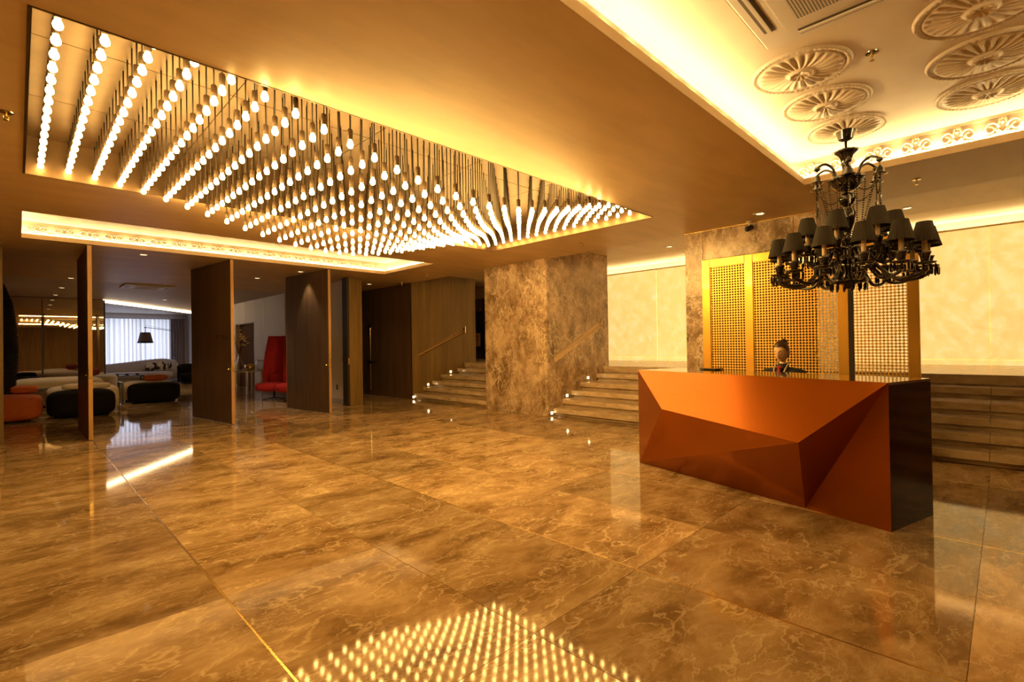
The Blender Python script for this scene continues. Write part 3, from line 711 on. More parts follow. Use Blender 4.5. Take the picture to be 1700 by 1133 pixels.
# head, joined to the body mesh
HC = Vector((0, 0.045, SEAT+0.725)); tiltM = Matrix.Rotation(math.radians(-17), 3, 'X')
ga = lambda d2, s: math.exp(-d2/(2*s*s))
def headfn(p):
    x, y, z = p
    t = z/0.118
    w = 1.0-(0.30*max(0, -t-0.1)**1.3 if t < -0.1 else 0)
    x *= w; y2 = y*(1-0.12*max(0, -t))
    if y > 0:
        y2 *= 0.96
        y2 += (0.020 if z > -0.034 else 0.020*ga((z+0.034)**2, 0.006))*ga(x*x, 0.0085)*ga((min(z, 0.03)+0.030)**2, 0.024)
        y2 += 0.004*ga((z-0.028)**2, 0.008)*ga(x*x, 0.04)
        for sx in (-1, 1): y2 -= 0.010*ga((x-sx*0.031)**2+(z-0.006)**2, 0.012)
        y2 += 0.006*ga((z+0.060)**2, 0.007)*ga(x*x, 0.018)-0.004*ga((z+0.0605)**2, 0.0022)*ga(x*x, 0.02)
        y2 += 0.008*ga((z+0.100)**2, 0.014)*ga(x*x, 0.018)
    return Vector((x, y2, z))
hm = MB(); hm.ell((0, 0, 0), (0.073, 0.094, 0.118), 56, 44, None, headfn)
vs = [tiltM @ Vector(p)+HC for p in hm.v]
ears = MB()
for sx in (-1, 1): ears.ell((sx*0.072, -0.012, -0.004), (0.009, 0.018, 0.031), 10, 8)
ev = [tiltM @ Vector(p)+HC for p in ears.v]
bm = bmesh.new(); bm.from_mesh(body)
for vv, ff in ((vs, hm.f), (ev, ears.f)):
    bv = [bm.verts.new(p) for p in vv]
    for f in ff:
        try: bm.faces.new([bv[i] for i in f])
        except ValueError: pass
bmesh.ops.remove_doubles(bm, verts=bm.verts, dist=1e-5); bmesh.ops.recalc_face_normals(bm, faces=bm.faces)
body.materials.clear(); body.materials.append(MATS['skin']); body.materials.append(MATS['lips'])
iM = tiltM.inverted()
for f in bm.faces:
    f.smooth = True; c = iM @ (f.calc_center_median()-HC)
    f.material_index = 1 if (abs(c.x) < 0.024 and abs(c.z+0.060) < 0.0085*(1-abs(c.x)/0.03) and c.y > 0.05) else 0
bm.to_mesh(body); bm.free()
link('body', body, per)
def headpart(mb, name, mat):
    mb.v = [tuple(tiltM @ Vector(p)+HC) for p in mb.v]; return mb.build(name, mat, per, 'all')
# hair cap pulled back: cover where the head is above/behind the hairline
hc = MB(); hc.ell((0, -0.004, 0.006), (0.0795, 0.0985, 0.1205), 48, 36)
keep = []
for f in hc.f:
    c = sum((Vector(hc.v[i]) for i in f), Vector())/len(f)
    line = 0.072-1.55*max(0.0, 0.055-c.y)*1.0-0.0*abs(c.x)
    if c.z > line and c.z > -0.085 or (c.y < -0.03 and c.z > -0.085): keep.append(f)
hc.f = keep; hc.mi = [0]*len(keep); headpart(hc, 'hair', 'hair')
headpart(MB().ell((0, -0.078, 0.088), (0.040, 0.036, 0.036), 20, 14).ell((0.0, -0.062, 0.076), (0.046, 0.02, 0.042), 16, 10), 'hair_bun', 'hair_black')
m_ = MB()
for sx in (-1, 1): m_.tube([(sx*(0.017+0.007*k), 0.0885-0.0022*k*k*0.9, 0.026+0.0045*sin(k/4*PI*0.8)) for k in range(5)], [0.0022, 0.003, 0.003, 0.0024, 0.001], 5)
headpart(m_, 'eyebrows', 'hair')
m_ = MB()
for sx in (-1, 1): m_.ell((sx*0.031, 0.071, 0.004), (0.0155, 0.011, 0.0105), 14, 10)
headpart(m_, 'eyelids', 'skin')
m_ = MB()
for sx in (-1, 1): m_.tube([(sx*(0.0175+0.0068*k), 0.0825-0.0016*(k-1.6)**2, -0.001-0.0035*sin(k/4*PI)) for k in range(5)], 0.0016, 5)
headpart(m_, 'lashes', 'hair_black')
# clothes
JJ = [(0, 0, SEAT+0.06, (0.175, 0.135)), (0, 0.01, SEAT+0.24, (0.145, 0.115)), (0, 0.012, SEAT+0.40, (0.175, 0.125)), (0, 0.0, SEAT+0.49, (0.15, 0.10)), (0, 0.0, SEAT+0.555, (0.085, 0.075))]
JE = [(0, 1), (1, 2), (2, 3), (3, 4)]
for sx in (-1, 1):
    b0 = len(JJ); JJ += [(sx*0.172, -0.005, SEAT+0.465, 0.080), (sx*0.245, 0.03, SEAT+0.20, 0.058), (sx*0.155, 0.26, SEAT+0.19, 0.046)]
    JE += [(3, b0), (b0, b0+1), (b0+1, b0+2)]
jm = skin_mesh(JJ, JE, 0); jm.materials.clear(); jm.materials.append(MATS['jacket']); link('jacket', jm, per)
TJ = [(0, 0, SEAT+0.09, (0.17, 0.13))]; TE = []
for sx in (-1, 1):
    l0 = len(TJ); TJ += [(sx*0.097, 0.06, SEAT+0.075, 0.098), (sx*0.112, 0.43, SEAT+0.06, 0.073), (sx*0.112, 0.405, SEAT-0.20, 0.064), (sx*0.112, 0.375, SEAT-0.34, 0.055)]
    TE += [(0, l0), (l0, l0+1), (l0+1, l0+2), (l0+2, l0+3)]
tm = skin_mesh(TJ, TE, 0); tm.materials.clear(); tm.materials.append(MATS['jacket']); link('trousers', tm, per)
for sx in (-1, 1): MB().cushion((sx*0.112, 0.44, SEAT-0.392), (0.042, 0.115, 0.036), 0.6, 0.7, 20, 10).build('shoe', 'black_plastic', per, 'all')
# pale collar piping (two lapel bands), shirt collar and scarf
for sx in (-1, 1):
    MB().tube([(sx*0.070, -0.01, SEAT+0.605), (sx*0.070, 0.045, SEAT+0.585), (sx*0.062, 0.098, SEAT+0.525), (sx*0.034, 0.135, SEAT+0.440)], [0.007, 0.009, 0.009, 0.007], 8).build('collar_piping', 'piping', per, 'all')
MB().lathe([(0.062, 0.50), (0.060, 0.54), (0.054, 0.585), (0.050, 0.59)], 20, (0, 0.012, SEAT)).build('shirt_collar', 'jacket', per, 'all')
MB().cushion((0, 0.128, SEAT+0.470), (0.022, 0.016, 0.070), 0.7, 0.7, 16, 12, 0, 0.25).cushion((0, 0.092, SEAT+0.545), (0.028, 0.022, 0.020), 0.8, 0.8, 14, 10).build('scarf', 'scarf', per, 'all')
stl = thing('counter_stool', 'black stool under the receptionist behind the desk', 'stool', (PX, PY_, 0), prz)
MB().cushion((0, 0.02, SEAT-0.055), (0.21, 0.21, 0.05), 0.5, 0.7).build('seat', 'black_plastic', stl, 'all')
MB().tube([(0, 0, 0.03), (0, 0, SEAT-0.10)], 0.028, 12).build('column', 'chrome', stl)
MB().tube([(0.40*cos(a), 0.22+0.25*sin(a), 0.145) for a in [2*PI*k/24 for k in range(25)]], 0.012, 8).tube([(0, 0, 0.145), (0, 0.46, 0.145)], 0.010, 6).build('foot_ring', 'chrome', stl, 'all')
for k in range(5):
    a = 2*PI*k/5; MB().tube([(0, 0, 0.05), (0.28*cos(a), 0.28*sin(a), 0.02)], [0.022, 0.015], 8).build('leg', 'black_metal', stl)

# ------------------------------------------------------------------ chandelier
CX, CY = 5.70, 1.07
ch = thing('chandelier', 'black glass chandelier with pleated shades above the reception desk', 'chandelier', (CX, CY, 0))
MB().lathe([(0.0, 3.50), (0.10, 3.498), (0.105, 3.485), (0.085, 3.475), (0.075, 3.44), (0.062, 3.39), (0.035, 3.375), (0.0, 3.372)], 28).build('canopy', 'chand_black', ch, True)
MB().tube([(0, 0, 3.375), (0, 0, 1.98)], 0.012, 10).ell((0, 0, 3.29), (0.018, 0.018, 0.018)).build('stem', 'chand_black', ch, 'all')
MB().lathe([(0.0, 3.262), (0.095, 3.285), (0.112, 3.275), (0.098, 3.262), (0.065, 3.235), (0.045, 3.19), (0.037, 3.12), (0.036, 3.06), (0.05, 3.03), (0.0, 3.025)], 32, mod=lambda a, t: 1+(0.045*cos(16*a) if t < 0.3 else 0)).build('flared_vase', 'chand_black', ch, 'all')
MB().lathe([(0.0, 3.035), (0.10, 3.03), (0.152, 3.02), (0.150, 2.995), (0.12, 2.94), (0.07, 2.895), (0.03, 2.885), (0.0, 2.885)], 32, mod=lambda a, t: 1+0.03*cos(12*a)).build('bowl', 'chand_black', ch, 'all')
MB().ell((0, 0, 2.81), (0.075, 0.075, 0.065), 20, 14).lathe([(0.03, 2.75), (0.05, 2.73), (0.072, 2.67), (0.06, 2.58), (0.03, 2.50), (0.026, 2.44), (0.05, 2.42), (0.026, 2.40)], 24).build('baluster', 'chand_black', ch, 'all')
MB().lathe([(0.0, 2.42), (0.11, 2.415), (0.125, 2.40), (0.05, 2.385), (0.06, 2.33), (0.10, 2.27), (0.115, 2.18), (0.10, 2.10), (0.13, 2.06), (0.16, 2.02), (0.155, 2.0), (0.06, 1.985), (0.03, 1.95), (0.0, 1.93)], 28, mod=lambda a, t: 1+0.03*cos(12*a)).build('hub', 'chand_black', ch, 'all')
# prism drop
def drop(mb, c, h=0.075, r=0.011):
    mb.lathe([(0.0, 0.0), (0.004, -0.008), (r, -0.02), (r*0.9, -h*0.8), (0.0, -h)], 6, c)
m_ = MB()
for k in range(14):
    a = 2*PI*k/14; drop(m_, (0.145*cos(a), 0.145*sin(a), 2.0), 0.085, 0.012)
tag(m_.build('hub_drops', 'chand_black', ch), kind='stuff')
def lamp_parts(R, zb, arm_pts, nm):
    """meshes of one arm, pointing along +X"""
    arm = MB().tube(arm_pts, 0.0155, 8)
    arm.lathe([(0.0, zb-0.075), (0.018, zb-0.07), (0.026, zb-0.045), (0.020, zb-0.02), (0.0, zb-0.02)], 10, (R, 0, 0))
    arm_me = arm.mesh('arm', 'chand_black', 'all')
    bob = MB().lathe([(0.02, -0.012), (0.075, 0.0), (0.082, 0.010), (0.07, 0.008), (0.02, 0.0)], 20, (0, 0, 0), lambda a, t: 1+0.05*cos(10*a)).mesh('drip_pan', 'chand_black', 'all')
    cup = MB().lathe([(0.0, 0.005), (0.028, 0.01), (0.032, 0.04), (0.040, 0.075), (0.050, 0.095), (0.044, 0.098), (0.03, 0.06), (0.0, 0.05)], 16).mesh('candle_cup', 'chand_black', 'all')
    can = MB().lathe([(0.0, 0.06), (0.019, 0.061), (0.019, 0.205), (0.0, 0.206)], 14).mesh('candle', 'candle', True)
    sh = MB(); h0, h1, n = 0.185, 0.36, 72
    prof = [(0.100, h0), (0.090, h0+0.035), (0.0765, h0+0.09), (0.062, h0+0.15), (0.056, h1)]
    sh.lathe(prof, n, mod=lambda a, t: 1+0.016*(1 if (int(round(a/(2*PI)*n)) % 2) else -1), cap=False)
    sh.lathe([(r-0.004, z) for r, z in prof], 36, cap=False)
    shm = sh.mesh('lamp_shade', 'shade_fabric')
    dr = MB()
    for k in range(9):
        a = 2*PI*k/9; drop(dr, (0.074*cos(a), 0.074*sin(a), 0.0), 0.085, 0.0105); dr.ell((0.074*cos(a), 0.074*sin(a), 0.004), (0.007, 0.007, 0.007), 6, 4)
    drm = dr.mesh('prism_drops', 'chand_black')
    return arm_me, bob, cup, can, shm, drm
def arms(n, R, zb, pts, a0):
    pr = lamp_parts(R, zb, pts, '')
    for k in range(n):
        a = a0+2*PI*k/n
        A_ = link('arm', pr[0], ch, (0, 0, 0), a)
        for nm, me in zip(('drip_pan', 'candle_cup', 'candle', 'lamp_shade', 'prism_drops'), pr[1:]):
            c = link(nm, me, A_, (R, 0, zb))
            if nm == 'prism_drops': c['kind'] = 'stuff'
def curve(P, n=14):
    """Catmull-Rom through points"""
    P = [Vector(p) for p in P]; P = [P[0]*2-P[1]]+P+[P[-1]*2-P[-2]]; out = []
    for i in range(1, len(P)-2):
        for k in range(n):
            t = k/n; a, b_, c, d_ = P[i-1], P[i], P[i+1], P[i+2]
            out.append(0.5*((2*b_)+(c-a)*t+(2*a-5*b_+4*c-d_)*t*t+(3*b_-a-3*c+d_)*t**3))
    out.append(P[-2]); return out
R1 = 0.60
arms(13, R1, 2.10, curve([(0.06, 0, 2.16), (0.17, 0, 2.20), (0.25, 0, 2.12), (0.37, 0, 2.005), (0.49, 0, 1.995), (0.585, 0, 2.03), (R1, 0, 2.075)], 5), 0.13)
R2_ = 0.36
arms(7, R2_, 2.28, curve([(0.05, 0, 2.30), (0.12, 0, 2.34), (0.18, 0, 2.24), (0.27, 0, 2.17), (0.345, 0, 2.20), (R2_, 0, 2.25)], 5), 0.40)
# small top branches with bells
brm = MB().tube(curve([(0.10, 0, 3.02), (0.13, 0, 3.11), (0.20, 0, 3.155), (0.265, 0, 3.13), (0.285, 0, 3.085)], 5), [0.012]*21, 7).ell((0.283, 0, 3.105), (0.028, 0.028, 0.022), 10, 6).mesh('branch', 'chand_black', 'all')
blm = MB().lathe([(0.0, 3.05), (0.018, 3.045), (0.030, 3.02), (0.038, 2.985), (0.060, 2.972), (0.036, 2.968), (0.0, 2.98)], 14, (0.285, 0, 0)).tube([(0.285, 0, 3.10), (0.285, 0, 3.04)], 0.003, 5).mesh('bell', 'chand_black', 'all')
def beads(mb, p0, p1, sag, n, r):
    p0, p1 = Vector(p0), Vector(p1)
    for k in range(n):
        t = k/(n-1); p = p0.lerp(p1, t); p.z -= sag*4*t*(1-t); mb.ell(p, (r, r, r*1.15), 6, 4)
for k in range(6):
    a = 2*PI*k/6+0.25
    B_ = link('branch', brm, ch, (0, 0, 0), a); link('bell', blm, B_)
    q = MB(); beads(q, (0.285, 0, 2.965), (0.285, 0, 2.81), 0, 9, 0.007); drop(q, (0.285, 0, 2.80), 0.12, 0.012)
    beads(q, (0.25, 0, 2.97), (0.11, 0.0, 2.46), 0.03, 26, 0.0075)
    link('bead_string', q.mesh('bead_string', 'chand_black'), ch, (0, 0, 0), a)
    q = MB(); beads(q, (0.150, 0, 3.0), (0.105, 0.02, 2.45), 0.0, 26, 0.007)
    link('bead_string', q.mesh('bead_string', 'chand_black'), ch, (0, 0, 0), a+0.5)
    q = MB(); beads(q, (0.285, 0, 2.96), (0.285*cos(PI/3), 0.285*sin(PI/3), 2.96), 0.13, 24, 0.006)
    link('bead_string', q.mesh('bead_string', 'chand_black'), ch, (0, 0, 0), a)

# ------------------------------------------------------------------ plaster rosettes
NA, NR, RR_ = 168, 30, 0.335
vs = []; 
for i in range(NR+1):
    r = i/NR
    for j in range(NA):
        a = 2*PI*j/NA; d = 0.0
        if r < 0.20: d = 0.030*(1-(r/0.20)**2)*(-0.2)+0.040+0.006*cos(10*a)*(r/0.2)
        elif r < 0.27: d = 0.046-0.02*((r-0.20)/0.07)
        elif r < 0.86:
            t = (r-0.27)/0.59; d = 0.012+0.014*(1-t)+0.012*sin(PI*min(1, t*1.05))*cos(24*(a+0.06*t))+0.004*t
        elif r < 0.895: d = 0.006
        elif r < 0.965: d = 0.016+0.009*cos(56*a)*sin(PI*(r-0.895)/0.07)
        else: d = 0.020*max(0.0, 1-(r-0.965)/0.035)**0.6
        vs.append((RR_*r*cos(a), RR_*r*sin(a), -d))
fs = [(i*NA+j, i*NA+(j+1) % NA, (i+1)*NA+(j+1) % NA, (i+1)*NA+j) for i in range(NR) for j in range(NA)]
ros_me = MB().add(vs, fs).mesh('plaster_rosette', 'stucco', 'all')
RL = {(0, 0): 'fluted plaster ceiling rosette touching the air conditioner corner', (1, 0): 'fluted plaster ceiling rosette between the air conditioner and the chandelier rosette',
      (2, 0): 'fluted plaster ceiling rosette from which the chandelier hangs', (0, 1): 'fluted plaster ceiling rosette cut by the top edge at the right',
      (1, 1): 'middle fluted plaster ceiling rosette in the right hand row', (2, 1): 'fluted plaster ceiling rosette of the right hand row nearest the frieze'}
for i in range(3):
    for j in range(2):
        o = link('plaster_rosette', ros_me, None, (4.22+0.742*i, 1.075-1.0*j, RZ-0.0005), 0.3*i+j); tag(o, RL[(i, j)], 'rosette', 'plaster ceiling rosettes')

# ------------------------------------------------------------------ air conditioners
def cassette(x0, x1, y0, y1, z, label):
    t = thing('ceiling_air_conditioner', label, 'air conditioner', ((x0+x1)/2, (y0+y1)/2, z))
    w, h = (x1-x0)/2, (y1-y0)/2
    MB().bbox(-w, w, -h, h, -0.035, 0, 0.02).build('cover', 'ac_plastic', t)
    q = MB(); g_ = 0.52
    for s in (-1, 1):
        MB().box(-w*g_, w*g_, s*h*0.80-0.035, s*h*0.80+0.035, -0.0365, -0.0352).build('air_slot', 'ac_grille', t)
        MB().box(s*w*0.80-0.035, s*w*0.80+0.035, -h*g_, h*g_, -0.0365, -0.0352).build('air_slot', 'ac_grille', t)
        MB().box(-w*g_, w*g_, s*h*0.80-0.01, s*h*0.80+0.012, -0.046, -0.0366).build('vane', 'ac_plastic', t)
        MB().box(s*w*0.80-0.01, s*w*0.80+0.012, -h*g_, h*g_, -0.046, -0.0366).build('vane', 'ac_plastic', t)
    MB().bbox(-w*0.64, w*0.64, -h*0.64, h*0.64, -0.042, -0.0353, 0.004).build('access_panel', 'ac_plastic', t)
    MB().box(-w*0.46, w*0.46, -h*0.46, h*0.46, -0.0432, -0.0422).build('grille_back', 'ac_grille', t)
    m_ = MB(); n = 26
    for k in range(n): yy = -h*0.45+h*0.9*k/(n-1); m_.box(-w*0.46, w*0.46, yy-0.003, yy+0.003, -0.0455, -0.0433)
    for k in range(n): xx = -w*0.45+w*0.9*k/(n-1); m_.box(xx-0.002, xx+0.002, -h*0.46, h*0.46, -0.0465, -0.0456)
    tag(m_.build('grille', 'ac_plastic', t), kind='stuff')
    return t
cassette(2.76, 3.71, 0.20, 1.15, RZ, 'ceiling air conditioner beside the plaster rosettes')
cassette(1.95, 3.05, 15.95, 17.0, CZ, 'ceiling air conditioner in the lounge beyond the pivot doors')

# ------------------------------------------------------------------ sprinklers, downlights, cameras
def sprinkler(x, y, z, label):
    t = thing('sprinkler', label, 'sprinkler', (x, y, z), 0, 'ceiling sprinklers')
    MB().lathe([(0.0, 0), (0.042, -0.0), (0.040, -0.006), (0.022, -0.008), (0.0, -0.008)], 18).build('plate', 'chrome', t, True)
    MB().tube([(0, 0, -0.008), (0, 0, -0.03)], 0.008, 8).tube([(0.012, 0, -0.03), (0.014, 0, -0.045), (0, 0, -0.055)], 0.003, 5).tube([(-0.012, 0, -0.03), (-0.014, 0, -0.045), (0, 0, -0.055)], 0.003, 5).build('head', 'brass', t)
    MB().lathe([(0.0, -0.055), (0.016, -0.056), (0.016, -0.058), (0, -0.058)], 12).build('deflector', 'brass', t)
sprinkler(4.33, 0.645, RZ, 'sprinkler between the rosettes and the air conditioner')
sprinkler(6.92, 0.66, CZ, 'sprinkler on the lobby ceiling right of the chandelier')
sprinkler(-0.05, 5.06, CZ, 'sprinkler at the left edge beside the bulbs')
sprinkler(6.88, 5.14, CZ, 'sprinkler right of the bulb recess near the tall pillar')
sprinkler(6.95, 9.81, CZ, 'sprinkler near the far cove above the left flight')
def downlight(x, y, z, label, w=0.07, energy=6, square=True, on=True):
    t = thing('downlight', label, 'downlight', (x, y, z), 0, 'recessed downlights')
    m_ = MB()
    for (a, b_, c, d_) in ((-w, w, -w, -w+0.018), (-w, w, w-0.018, w), (-w, -w+0.018, -w+0.018, w-0.018), (w-0.018, w, -w+0.018, w-0.018)): m_.box(a, b_, c, d_, -0.006, 0)
    m_.build('trim_ring', 'white_gloss', t)
    MB().lathe([(0.0, -0.004), (w-0.022, -0.004), (w-0.022, -0.001), (0, -0.001)], 16).build('lens', 'downlight_glow', t)
    if energy:
        ld = bpy.data.lights.new('lamp', 'SPOT'); ld.energy = energy; ld.color = (1.0, 0.70, 0.38); ld.spot_size = math.radians(75); ld.spot_blend = 0.6; ld.shadow_soft_size = 0.04
        lo = bpy.data.objects.new('lamp', ld); COL.objects.link(lo); lo.parent = t; lo.location = (0, 0, -0.02)
downlight(7.15, 2.34, CZ, 'square downlight above the lattice screen', energy=10)
downlight(1.62, 11.0, CZ, 'downlight between the left and middle pivot doors', energy=50)
downlight(4.17, 12.98, CZ, 'downlight behind the gap of the middle and right pivot doors', energy=150)
downlight(4.55, 11.30, CZ, 'downlight grazing the right pivot door', energy=60)
downlight(6.87, 12.4, CZ, 'downlight in the side corridor', energy=14)
for k, (x, y) in enumerate(((0.90, 15.57), (0.86, 18.07), (0.83, 20.48))):
    downlight(x, y, CZ, ('nearest', 'second', 'farthest')[k]+' downlight of the row over the lounge seats', energy=70)
downlight(3.6, 20.5, CZ, 'small downlight past the lounge air conditioner', energy=130)
downlight(-1.6, 17.0, CZ, 'downlight over the orange seat, hidden by the left wall', energy=70)
for k, y in enumerate((-2.2, 1.05, 5.0, 9.9)):  # one follows a visible fixture, the others are added to brighten the stairs
    downlight(9.75, y, CZ2, ('added unseen downlight above the right flight', 'downlight right of the chandelier above the stair landing', 'added downlight above the middle flight landing', 'added downlight above the left flight landing')[k], energy=45)
def cctv(loc, label, d):
    t = thing('security_camera', label, 'camera', loc)
    MB().lathe([(0.0, 0.10), (0.04, 0.10), (0.04, 0.085), (0.012, 0.08), (0.012, 0.02)], 14).build('mount', 'ac_plastic', t, True)
    dv = Vector(d).normalized()*0.055
    MB().tube([-dv*0.9, dv*0.7], [0.036, 0.040], 14).ell(dv*0.7, (0.036, 0.036, 0.036), 12, 8).build('housing', 'black_plastic', t, True)
cctv((7.49, 2.60, CZ-0.10), 'black security camera under the ceiling at the second pillar', (-0.7, 0.5, -0.4))
cctv((7.42, 11.62, CZ-0.10), 'small black security camera at the wood clad block corner', (-0.6, -0.6, -0.4))

# ------------------------------------------------------------------ lounge shell
RW = 5.95
rw = struct(MB().box(RW+0.03, RW+0.20, 11.72, 18.9, 0, CZ).box(RW+0.03, RW+0.20, 18.9, 21.0, 2.37, CZ).box(RW+0.03, RW+0.20, 21.0, 29.2, 0, CZ).box(RW+0.15, RW+0.20, 18.9, 21.0, 0, 2.37).build('wall_lounge', 'white_wall'), 'pale panelled side wall of the lounge')
for ya, yb, za in ((11.73, 13.9, 0.1), (13.905, 15.9, 0.1), (15.905, 17.92, 0.1), (17.94, 18.9, 0.1), (18.9, 19.9, 2.39), (19.92, 21.0, 2.39), (21.0, 24.0, 0.1), (24.01, 29.0, 0.1)):
    MB().bbox(RW, RW+0.029, ya, yb, za, CZ-0.001, 0.003).build('panel', 'white_wall', rw)
MB().box(RW+0.14, RW+0.149, 18.9, 21.0, 0.0, 2.37).build('niche_back', 'niche_brown', rw)
MB().box(RW-0.004, RW+0.14, 18.9, 18.93, 0, 2.37).build('niche_jamb', 'wood_dark', rw)
for y in (17.93, 19.91): MB().box(RW-0.004, RW+0.01, y-0.025, y+0.025, 0.0 if y < 18 else 2.37, CZ-0.002).build('batten', 'wood_edge', rw)
MB().box(RW-0.006, RW+0.029, 11.73, 18.9, 0, 0.098).build('skirting', 'fabric_grey', rw)
sw = thing('wall_switch', 'square switch plate on the pale wall by the jamb', 'switch', (RW, 12.12, 1.15)); MB().bbox(-0.012, 0, -0.06, 0.06, -0.06, 0.06, 0.003).build('plate', 'wood_edge', sw); MB().box(-0.016, -0.0121, -0.03, 0.03, -0.04, 0.04).build('rocker', 'copper_light', sw)
ou = thing('wall_socket', 'dark socket plate low on the pale wall by the jamb', 'socket', (RW, 12.48, 0.40)); MB().bbox(-0.012, 0, -0.045, 0.045, -0.07, 0.07, 0.003).build('plate', 'wood_dark', ou); MB().box(-0.014, -0.0121, -0.02, 0.02, -0.03, 0.03).build('insert', 'black_plastic', ou)
# back wall with window, curtain
WY = 28.7
bw = struct(MB().box(-7, -1.6, WY, WY+0.2, 0, CZ).box(5.45, RW+0.2, WY, WY+0.2, 0, CZ).box(-1.6, 5.45, WY, WY+0.2, 2.95, CZ).box(-1.6, 5.45, WY, WY+0.2, 0, 0.25).build('wall_back', 'white_wall'), 'pale back wall of the lounge around the curtained window')
w1 = struct(MB().box(-1.6, 5.45, WY+0.09, WY+0.10, 0.25, 2.95).build('window_1', 'window_glass'), 'wide lounge window behind the sheer curtain')
for x in (-1.6, -0.2, 1.15, 2.85, 4.1, 5.39): MB().box(x, x+0.06, WY+0.03, WY+0.088, 0.25, 2.95).build('mullion', 'steel_grey', w1)
m_ = MB(); vs = []; n = 420; xa, xb = -1.75, 5.25
for i in range(n+1):
    x = xa+(xb-xa)*i/n; y = WY-0.16+0.065*sin(x*38+1.3*sin(x*5))+0.022*sin(x*83)
    vs += [(x, y, 0.02), (x, y*1.0, 2.92)]
m_.add(vs, [(2*i, 2*i+2, 2*i+3, 2*i+1) for i in range(n)])
cu = thing('sheer_curtain', 'white sheer pleated curtain glowing with daylight at the back of the lounge', 'curtain', (0, 0, 0))
m_.build('cloth', 'curtain', cu, 'all'); MB().tube([(xa-0.05, WY-0.16, 2.935), (5.85, WY-0.16, 2.935)], 0.014, 8).build('rail', 'steel_grey', cu)
dr_ = MB(); vs = []
for i in range(61):
    x = 5.20+0.62*i/60; y = WY-0.13+0.06*sin(x*55); vs += [(x, y, 0.02), (x, y, 2.92)]
dr_.add(vs, [(2*i, 2*i+2, 2*i+3, 2*i+1) for i in range(60)])
tag(dr_.build('side_drape', 'drape_grey', None, 'all'), 'grey drape gathered at the right end of the sheer curtain', 'curtain')
# slanting light slot in the lounge ceiling
A0, A1 = Vector((1.9, 21.75, 0)), Vector((6.3, 27.45, 0)); uu = (A1-A0).normalized()
ll = thing('linear_ceiling_light', 'slanting bright light band across the lounge ceiling', 'light', ((A0+A1)/2))
c0 = Vector((0, 0, 0))
A1b = A0+uu*6.4; cc = (A0+A1b)/2-(A0+A1)/2
MB().obox(cc, uu, 3.2, 0.16, CZ-0.085, CZ).build('housing', 'plaster_lounge', ll)
vv = Vector((-uu.y, uu.x, 0))
MB().obox(cc-vv*0.165, uu, 3.15, 0.004, CZ-0.075, CZ-0.012).build('diffuser', 'led_lounge', ll)
# mirror wall
MY = 21.5
mw = thing('mirror_wall', 'tall mirror panels reflecting the lobby behind the low seats', 'mirror', (-1.2, MY, 0))
for xa, xb in ((-3.2, -0.9), (-0.895, 0.55), (0.56, 2.06)):
    MB().bbox(xa+1.2, xb+1.2, 0, 0.02, 0.01, CZ-0.02, 0.004).build('mirror_panel', 'mirror_glass', mw)
MB().box(2.063+1.2, 2.10+1.2, -0.02, 0.05, 0.0, CZ-0.02).build('end_strip', 'black_metal', mw)
MB().box(0.53+1.2, 0.58+1.2, -0.02, -0.001, 0.0, 2.55).build('dark_post', 'black_metal', mw)
struct(MB().box(-7, 2.05, MY+0.022, MY+0.2, 0, CZ).build('wall_mirror', 'wood_dark'), 'dark wall carrying the mirror panels')

# ------------------------------------------------------------------ lounge furniture
def soft(name, label, cat, c, r, mat, e1=0.35, e2=0.35, rz=0, group=None, z0=0.0, feet=True, tilt=0):
    t = thing(name, label, cat, (c[0], c[1], z0), rz, group)
    MB().cushion((0, 0, r[2]+(0.02 if feet else 0)), r, e1, e2, 36, 20, 0, tilt).build('upholstery', mat, t, 'all')
    if feet:
        MB().cushion((0, 0, 0.012), (r[0]*0.8, r[1]*0.8, 0.012), 0.3, 0.3, 20, 6).build('base', 'black_metal', t)
    else:
        k = 1.004
        MB().tube([(r[0]*k*math.copysign(abs(cos(a))**e2, cos(a)), r[1]*k*math.copysign(abs(sin(a))**e2, sin(a)), r[2]) for a in [2*PI*q/40 for q in range(41)]], 0.006, 5).build('seam', mat, t, 'all')
    return t
G_ = 'low rounded lounge seats'
soft('lounge_seat', 'black rounded seat block behind the left pivot door', 'seat', (1.01, 14.62), (0.58, 0.42, 0.285), 'velvet_black', 0.45, 0.45, -0.05, G_)
soft('lounge_seat', 'orange rounded seat block at the left edge', 'seat', (-0.58, 14.75), (0.96, 0.48, 0.27), 'fabric_orange', 0.35, 0.35, -0.04, G_)
soft('lounge_seat', 'cream rounded seat block behind the black one at the left', 'seat', (1.10, 15.60), (0.66, 0.48, 0.31), 'fabric_cream', 0.4, 0.4, 0.0, G_)
soft('lounge_seat', 'long cream seat behind the left seat group', 'seat', (0.75, 18.05), (0.95, 0.48, 0.37), 'fabric_cream', 0.4, 0.4, 0.05, G_)
soft('bolster', 'cream bolster lying on the black seat block', 'cushion', (1.10, 14.72), (0.42, 0.17, 0.07), 'fabric_cream', 0.6, 0.5, -0.05, None, 0.592, False)
soft('cushion', 'orange cushion resting where the orange and cream seats meet', 'cushion', (0.10, 14.95), (0.22, 0.16, 0.09), 'fabric_orange', 0.7, 0.5, -0.1, None, 0.555, False)
soft('lounge_seat', 'black rounded seat block under the arc lamp', 'seat', (2.70, 16.85), (0.585, 0.42, 0.265), 'velvet_black', 0.42, 0.42, -0.28, G_)
soft('lounge_seat', 'cream rounded seat behind the black block under the arc lamp', 'seat', (2.66, 17.78), (0.62, 0.40, 0.27), 'fabric_cream', 0.4, 0.4, -0.2, G_)
soft('cushion', 'orange cushion on the seat under the arc lamp', 'cushion', (2.85, 17.62), (0.29, 0.16, 0.085), 'fabric_orange', 0.6, 0.5, -0.2, None, 0.562, False)
